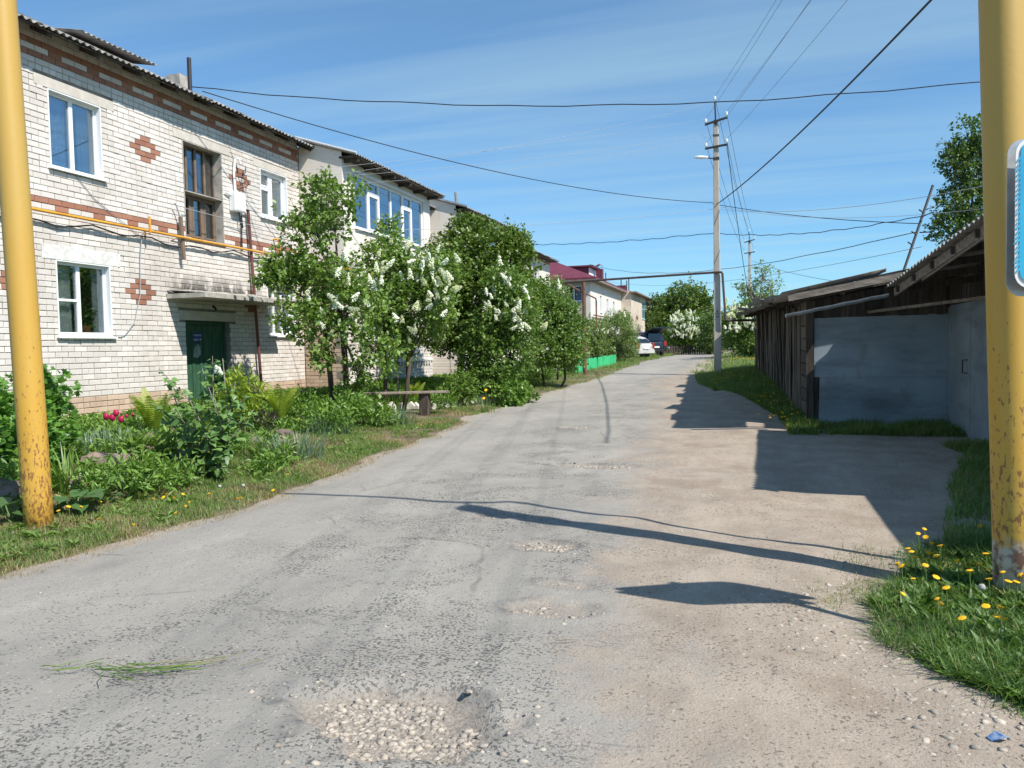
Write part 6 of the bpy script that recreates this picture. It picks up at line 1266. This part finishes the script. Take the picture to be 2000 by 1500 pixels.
# heart-leaved lilac shrub: the largest leaves are parts of their own
sh = at_d(410, 925, 9.3); sh[2] = hz(sh[0], sh[1]); st_ = thing('heart_leaf_shrub', sh, 'young lilac shrub with big heart-shaped leaves before the door', 'shrub')
HL = []
for k in range(5):
    v, f, a = leaves(np.zeros((1, 3)), np.array([[0, 1., 0]]), 1., HEART, tilt=.0); v = v/np.abs(v[:, 1]).max(); HL.append(mesh_np('leaf', v, f, M['heart_leaf'], {'var': np.full(len(v), .1+.2*k)}))
wd = MB(); cnt = 0; small = []
for (tx, ty, dd_) in [(415, 695, 9.3), (435, 700, 9.4), (395, 720, 9.2), (460, 745, 9.3), (330, 740, 9.4), (310, 720, 9.5), (360, 760, 9.1), (480, 775, 9.3), (450, 800, 9.0), (380, 800, 8.95), (495, 800, 9.3), (340, 800, 9.2), (420, 780, 8.9), (300, 790, 9.5), (470, 840, 9.1), (400, 850, 8.8), (440, 880, 8.8), (355, 850, 9.1), (380, 900, 8.9), (445, 915, 8.8)]:
    tip = PD(tx, ty, dd_); r0 = sh+np.array([random.uniform(-.18, .18), random.uniform(-.15, .15), -.05]); mid = r0*.45+tip*.55+np.array([random.gauss(0, .06), random.gauss(0, .06), .06]); wd.tube([r0, mid, tip], [.011, .008, .004], 5)
    for u in np.arange(.3, 1.01, .048):
        q = (1-u)**2*r0+2*u*(1-u)*mid+u*u*tip
        for s_ in (0, 1):
            az = random.random()*6.28; el = random.gauss(-.25, .35); d = Vector((math.cos(az)*math.cos(el), math.sin(az)*math.cos(el), math.sin(el)))
            pos = q+np.array(d)*.035; nrm = Vector((random.gauss(0, .35)+.25, random.gauss(0, .35)-.25, 1)); x = d.cross(nrm).normalized(); n2 = x.cross(d); e = Matrix((x, d, n2)).transposed().to_euler(); s = random.uniform(.065, .11)*(1.1-.35*(u > .9))
            if cnt < 296 and random.random() < .55: piece('leaf', random.choice(HL), pos, st_, e, (s, s, s)); cnt += 1
            else: small.append((pos, np.array(d), s))
wd.build('stems', M['bark_pale'], st_, True)
V, Fc, a = leaves(np.array([q[0] for q in small]), np.array([q[1] for q in small]), np.array([q[2] for q in small]), HEART, tilt=.4); o = obj_np('foliage', V, Fc, M['heart_leaf'], st_, {'var': a}); o['kind'] = 'stuff'
cb = at_d(55, 905, 8.6); tree('currant_bush', 'dense currant bush with lobed leaves against the wall behind the left post', cb, [(PD(30, 790, 8.9), (.5, .5, .32)), (PD(85, 775, 8.8), (.26, .3, .2)), (PD(80, 850, 8.6), (.32, .35, .3)), (PD(0, 850, 8.8), (.4, .4, .35))], 420, 8, .075, 'currant_leaf', LOBED, trunks=((-.15, 0), (.15, 0)), tr=.015, fork=.2, cat='bush', twig=.14, droop=.1, hollow=.4, nb=40)
# burdock: each big leaf a part
def burdock(label, p, L):
    t = thing('burdock_plant', p, label, 'plant'); n, m = 9, 8
    for (az, ln, el) in L:
        V = []; Fc = []; d = np.array([math.cos(az), math.sin(az), 0]); s = np.array([-math.sin(az), math.cos(az), 0]); b0_ = np.array(p)+d*.08+np.array([0, 0, ln*.55])
        for i in range(n+1):
            u = i/n; w_ = ln*.42*(math.sin(math.pi*min(1, u*.86+.12))**.7); c = b0_+d*ln*u*math.cos(el)+np.array([0, 0, ln*(u*math.sin(el)-.3*u*u)])
            for j in range(m+1):
                q = j/m*2-1; V.append(c+s*w_*q+np.array([0, 0, .09*ln*q*q+.025*ln*math.sin(6*u+5*q)]))
        for i in range(n): Fc += [(i*(m+1)+j, i*(m+1)+j+1, (i+1)*(m+1)+j+1, (i+1)*(m+1)+j) for j in range(m)]
        obj_np('leaf', np.array(V), np.array(Fc), M['burdock_leaf'], t, {'var': np.full(len(V), random.random()*.8)}, True)
        MB().tube([np.array(p)-[0, 0, .02], (np.array(p)+b0_)/2+d*.02, b0_+d*ln*.05], .006, 5).build('stalk', M['stem'], t)
burdock('burdock with large grey-green leaves right of the left yellow post', at_d(150, 1000, 7.35), [(-1.2, .24, .3), (-.1, .26, .25), (-2.2, .2, .5), (.9, .22, .5), (2.2, .2, .6), (-.6, .2, -.1), (-1.8, .16, -.1)])
burdock('burdock with large dark leaves at the left edge behind the post', at_d(25, 1030, 6.9), [(-.9, .28, .4), (.1, .24, .4), (-2.0, .26, .35), (1.3, .22, .5), (3., .24, .4), (-.3, .2, 0)])
burdock('small burdock rosette in front of the garden stones', at_d(205, 975, 7.7), [(-1.2, .12, .3), (.2, .12, .3), (2.6, .12, .3), (-2.2, .1, .2)])
strap('iris_clump', 'clump of bright sword leaves right of the left post', at_d(135, 940, 7.9), 46, .5, .028, .16, 'iris_leaf', .8)
strap('leek_clump', 'grey-green narrow-leaved tulip bed before the wall left of the shrub', at_d(190, 865, 9.6), 240, .3, .02, .62, 'allium_leaf', .7)
strap('leek_clump', 'grey-green narrow leaves below the tulips', at_d(250, 850, 10.2), 150, .28, .02, .45, 'allium_leaf', .7)
strap('hosta_clump', 'low light green leaf row above the long kerb stone', at_d(225, 885, 8.9), 110, .17, .03, .42, 'iris_leaf', .9)
strap('leek_clump', 'tall blue-green leek clump right of the heart-leaved shrub', at_d(570, 862, 10.6), 210, .48, .018, .42, 'allium_leaf', .7)
strap('leek_clump', 'blue-green leek tuft below the bench', at_d(780, 815, 14.8), 130, .42, .018, .34, 'allium_leaf', .5)
strap('leek_clump', 'blue-green leaves behind the upright fern', at_d(640, 800, 13.), 130, .4, .018, .4, 'allium_leaf', .7)
strap('iris_clump', 'green sword leaves behind the bench with white flowers', at_d(750, 780, 17.6), 200, .42, .03, .7, 'iris_leaf', .6)
strap('daffodil_clump', 'thin leaves with two yellow flowers right of the round peony', at_d(948, 782, 17.2), 40, .36, .018, .2, 'iris_leaf', .4)

for (nm, lb_, x, y, D, rx, rz, n, lf, mt, tp) in [
    ('peony', 'leafy peony in front of the kerb stone', 235, 965, 7.9, .34, .34, 70, .1, 'herb_leaf', LANCE), ('peony', 'low leafy peony spreading below the pink stones', 300, 950, 8.2, .34, .26, 70, .1, 'herb_leaf', LANCE),
    ('peony', 'yellow-green peony above the pink stones', 275, 865, 9.4, .34, .3, 80, .13, 'iris_leaf', LANCE), ('peony', 'dark peony leaves left of the post near the edge', 20, 940, 7.6, .3, .3, 60, .1, 'herb_leaf', LANCE),
    ('herb_clump', 'small bright herb tuft right of the heart-leaved shrub', 530, 892, 9.4, .24, .26, 45, .09, 'herb_leaf', LANCE), ('herb_clump', 'light green herb in front of the blue-green leeks', 560, 872, 10.1, .18, .26, 34, .09, 'iris_leaf', LANCE),
    ('herb_clump', 'leafy herb at the foot of the heart-leaved shrub', 350, 930, 8.5, .2, .22, 34, .09, 'herb_leaf', LANCE), ('peony', 'tall leafy plant left of the bench', 680, 800, 14.4, .45, .48, 110, .12, 'herb_leaf', LANCE),
    ('peony', 'dark leafy plant under the bench plank', 735, 820, 14.3, .4, .36, 90, .11, 'herb_leaf', LANCE), ('peony', 'leafy plant between the leeks and the bench', 640, 830, 13.2, .4, .4, 90, .11, 'herb_leaf', LANCE),
    ('peony', 'round bright peony bush behind the bench end', 898, 790, 18.2, .42, .75, 160, .12, 'iris_leaf', LANCE), ('hydrangea', 'round leafy bush at the bed corner near the road', 995, 778, 18.6, .42, .5, 120, .11, 'herb_leaf', LEAF2),
    ('hosta', 'variegated pale hosta at the bed corner', 1030, 770, 19.2, .22, .32, 40, .1, 'pale_leaf', LEAF2), ('herb_clump', 'green clump behind the bench middle', 860, 785, 17.6, .3, .35, 60, .1, 'herb_leaf', LANCE),
    ('purple_shrub', 'dark purple-leaved clump under the upright fern', 515, 815, 12.6, .26, .3, 60, .07, 'dark_leaf', LANCE), ('herb_clump', 'green plants behind the upright fern', 610, 790, 14.2, .4, .4, 80, .1, 'herb_leaf', LANCE),
    ('herb_clump', 'low herbs at the corner left of the leeks', 480, 860, 10.6, .3, .25, 50, .09, 'herb_leaf', LANCE), ('garden_bush', 'low bush in the shade by the small far bench', 1060, 745, 27, .8, .7, 140, .1, 'herb_leaf', LANCE), ('garden_bush', 'leafy plants at the bed end before the shaded green fence', 1040, 748, 24, .6, .55, 110, .1, 'herb_leaf', LANCE)]:
    if mt == 'dark_leaf' and mt not in M: M[mt] = leaf_mat('dark_leaf', (.03, .025, .02), (.06, .05, .035))
    bushy(nm, lb_, at_d(x, y, D), rx, rz, n, lf, mt, tp)
# tulips
tu = MB(); n = 10; vs = []; fs = []
for i, (z, r_) in enumerate(((0, .008), (.012, .024), (.035, .03), (.06, .024), (.07, .016))):
    for j in range(n): a = 2*math.pi*j/n; k = 1+.12*math.cos(3*a); vs.append((r_*k*math.cos(a), r_*k*math.sin(a), z+(.008*math.cos(3*a) if i == 4 else 0)))
    if i: fs += [((i-1)*n+j, (i-1)*n+(j+1) % n, i*n+(j+1) % n, i*n+j) for j in range(n)]
TUL = tu.add(vs, fs).mesh('flower_head', M['tulip'], True)
for k, (x, y, lb_) in enumerate(((209, 812, 'leftmost dark red tulip before the wall'), (220, 815, 'lower middle dark red tulip before the wall'), (226, 806, 'highest dark red tulip before the wall'), (236, 818, 'rightmost of the four large dark red tulips'), (247, 812, 'small red tulip left of the yellow-green fern'), (260, 810, 'second small red tulip left of the yellow-green fern'), (278, 806, 'small red tulip half hidden by the fern'))):
    p = PD(x, y, 10.6 if k < 4 else 11.6); g = hz(p[0], p[1]); t = thing('tulip', (p[0], p[1], g), lb_, 'tulip'); s_ = 1.35 if k < 4 else .8
    piece('flower_head', TUL, p-np.array([0, 0, .04*s_]), t, (random.gauss(0, .2), random.gauss(0, .2), 0), (s_, s_, s_)); MB().tube([(p[0], p[1], g-.02), tuple(p-np.array([0, 0, .035]))], .005, 5).build('stem', M['stem'], t)
for k, (x, y) in enumerate(((424, 728), (430, 731))):
    p = PD(x, y, 9.05); piece('flower_cluster', PAN[k], p, st_, (.5, .3, 0), (.55, .55, .5))
# houseplant leaves in the window
q = np.array([XF-.24, 10.85, 2.3]); P_ = q+RNG.normal(0, .07, (70, 3))*[.5, 1, 1.3]; V, Fc, a = leaves(P_, RNG.normal(0, 1, (70, 3))+[0, 0, .4], .1, LEAF2); obj_np('foliage', V, Fc, M['bush_leaf'], fp, {'var': a*.5})
# mown grass stalks lying on the road, twigs
def litter(label, cx, cy, n, L, ang, mt, name='cut_grass'):
    p = ground(cx, cy); b = MB()
    for k in range(n):
        a = ang+random.gauss(0, .4); u = random.gauss(0, .16); v = random.gauss(0, .025); x0 = p[0]+u*math.cos(ang)-v*math.sin(ang); y0 = p[1]+u*math.sin(ang)+v*math.cos(ang); l_ = L*random.uniform(.4, 1.1); b.var = random.random()*.8
        z = float(surf(np.array([x0]), np.array([y0]))[0])+.03; b.tube([(x0, y0, z), (x0+l_*.5*math.cos(a), y0+l_*.5*math.sin(a), z+.012*random.random()), (x0+l_*math.cos(a+.15), y0+l_*math.sin(a+.15), z+.001)], .0022, 4)
    tag(b.build(name, M[mt]), label, 'cut grass', kind='stuff')
litter('wisp of cut grass stalks lying on the road, lower left', 215, 1318, 34, .2, .25, 'grass'); litter('few straw stalks right of the cut grass wisp', 330, 1310, 9, .26, .25, 'grass_dry')
def twig(x, y, L, a, label):
    p = ground(x, y); z = p[2]+.03; tag(MB().tube([(p[0], p[1], z), (p[0]+L*.5*math.cos(a), p[1]+L*.5*math.sin(a), z+.006), (p[0]+L*math.cos(a+.2), p[1]+L*math.sin(a+.2), z)], .0025, 5).build('twig', M['bark_pale']), label, 'twig')
twig(1085, 1262, .12, .2, 'thin dry twig on the asphalt below the sign shadow'); twig(860, 1280, .06, -.5, 'tiny twig above the big pothole'); twig(1430, 1210, .08, .1, 'dark twig below the tail of the sign shadow')
# broad-leaved weeds between the grass blades
def weeds(name, label, X, Y, size, mt, per=7, tpl=LANCE, lift=.5):
    n = len(X); az = RNG.uniform(0, 6.283, (n, per)); D = np.stack([np.cos(az), np.sin(az), np.abs(RNG.normal(lift, .3, (n, per)))], -1)
    P = np.stack([X, Y, HT(X, Y)+.01], 1)[:, None]+D*.012; sc = (size*RNG.uniform(.5, 1.25, n))[:, None]*np.ones((1, per))
    V, Fc, a = leaves(P.reshape(-1, 3), D.reshape(-1, 3), sc.ravel(), tpl, tilt=.3); return tag(obj_np(name, V, Fc, M[mt], None, {'var': a}), label, 'weeds', kind='stuff')
X, Y = scatter(900, 3.0, 14.2, lambda y: XL(y)-2.3, lambda y: XL(y)-.25, 21, .48, 1.3); weeds('weeds', 'dandelion leaves and low weeds in the left verge', X, Y, .085, 'grass')
X, Y = scatter(5200, 4.5, 16.5, lambda y: np.full_like(y, -10.9), lambda y: XL(y)-1.9, 22, .3); weeds('ground_cover', 'leafy low plants filling the garden bed before the house', X, Y, .13, 'herb_leaf', 8, LANCE, .9)
X, Y = scatter(2600, 15.5, 31, lambda y: np.full_like(y, -10.), lambda y: XL(y)-1.5, 23, .3); weeds('ground_cover', 'leafy plants below the lilacs and the dark tree', X, Y, .17, 'herb_leaf', 8, LANCE, .9)
X, Y = scatter(2600, 3.2, 6.3, lambda y: rclump2(y)+.02, lambda y: np.full_like(y, 3.2), 24, .3); weeds('weeds', 'dandelion leaves around the foot of the right post', X, Y, .095, 'grass_lush', 8, LANCE, .8)
X, Y = scatter(700, 13.2, 28, lambda y: XSHED(y)-np.interp(y, [13, 16, 28], [.5, .5, 1.6]), lambda y: XSHED(y)-.05, 25, .3); weeds('weeds', 'low weeds along the sheds', X, Y, .12, 'grass', 7)

for k, (x, y) in enumerate(((949, 762), (945, 778))):
    p = PD(x, y, 17.1); g = hz(p[0], p[1]); t = thing('daffodil', (p[0], p[1], g), ['upper', 'lower'][k]+' yellow daffodil right of the round peony', 'flower'); piece('stem', STEM, (p[0], p[1], g-.02), t, None, (1.6, 1.6, p[2]-g+.02)); piece('flower_head', DF[2], p, t, (.9, .2, 0), (1.7, 1.7, 1.7))
X, Y = scatter(5000, 21.8, 33, lambda y: XR(y)+.75+.25*(fbm(y*1.5, y*0, 3, 5)-.5), lambda y: XR(y)+1.6, 31, .3); grass('grass', 'sparse grass fringe where the road meets the grass by the power pole', X, Y, .13, .012, 'grass', .12, .8)
X, Y = scatter(1500, 2.4, 6.2, lambda y: rclump2(y)-.55, lambda y: rclump2(y)+.05, 32, .52); grass('grass', 'stray sprouts on the dirt beside the dandelion patch', X, Y, .07, .005, 'grass_lush', .2, .9)

bp = PD(774, 622, 17.9); bh = thing('birdhouse', (bp[0], bp[1], hz(bp[0], bp[1])), 'small wooden bird feeder with a flat grey roof among the lilacs', 'birdhouse')
MB().tube([(bp[0], bp[1], hz(bp[0], bp[1])-.1), (bp[0], bp[1], bp[2]-.1)], .02, 8).build('pole', M['bark_pale'], bh)
for sx in (-.13, .13): MB().box(bp[0]+sx-.012, bp[0]+sx+.012, bp[1]-.12, bp[1]+.12, bp[2]-.1, bp[2]+.07).build('side_board', M['grey_wood'], bh)
MB().box(bp[0]-.15, bp[0]+.15, bp[1]-.14, bp[1]+.14, bp[2]-.125, bp[2]-.1).build('floor_board', M['grey_wood'], bh)
MB().add([(bp[0]-.2, bp[1]-.2, bp[2]+.075), (bp[0]+.2, bp[1]-.2, bp[2]+.075), (bp[0]+.2, bp[1]+.2, bp[2]+.15), (bp[0]-.2, bp[1]+.2, bp[2]+.15), (bp[0]-.2, bp[1]-.2, bp[2]+.1), (bp[0]+.2, bp[1]-.2, bp[2]+.1), (bp[0]+.2, bp[1]+.2, bp[2]+.175), (bp[0]-.2, bp[1]+.2, bp[2]+.175)], [(3, 2, 1, 0), (4, 5, 6, 7), (0, 1, 5, 4), (1, 2, 6, 5), (2, 3, 7, 6), (3, 0, 4, 7)]).build('roof', M['galv'], bh)
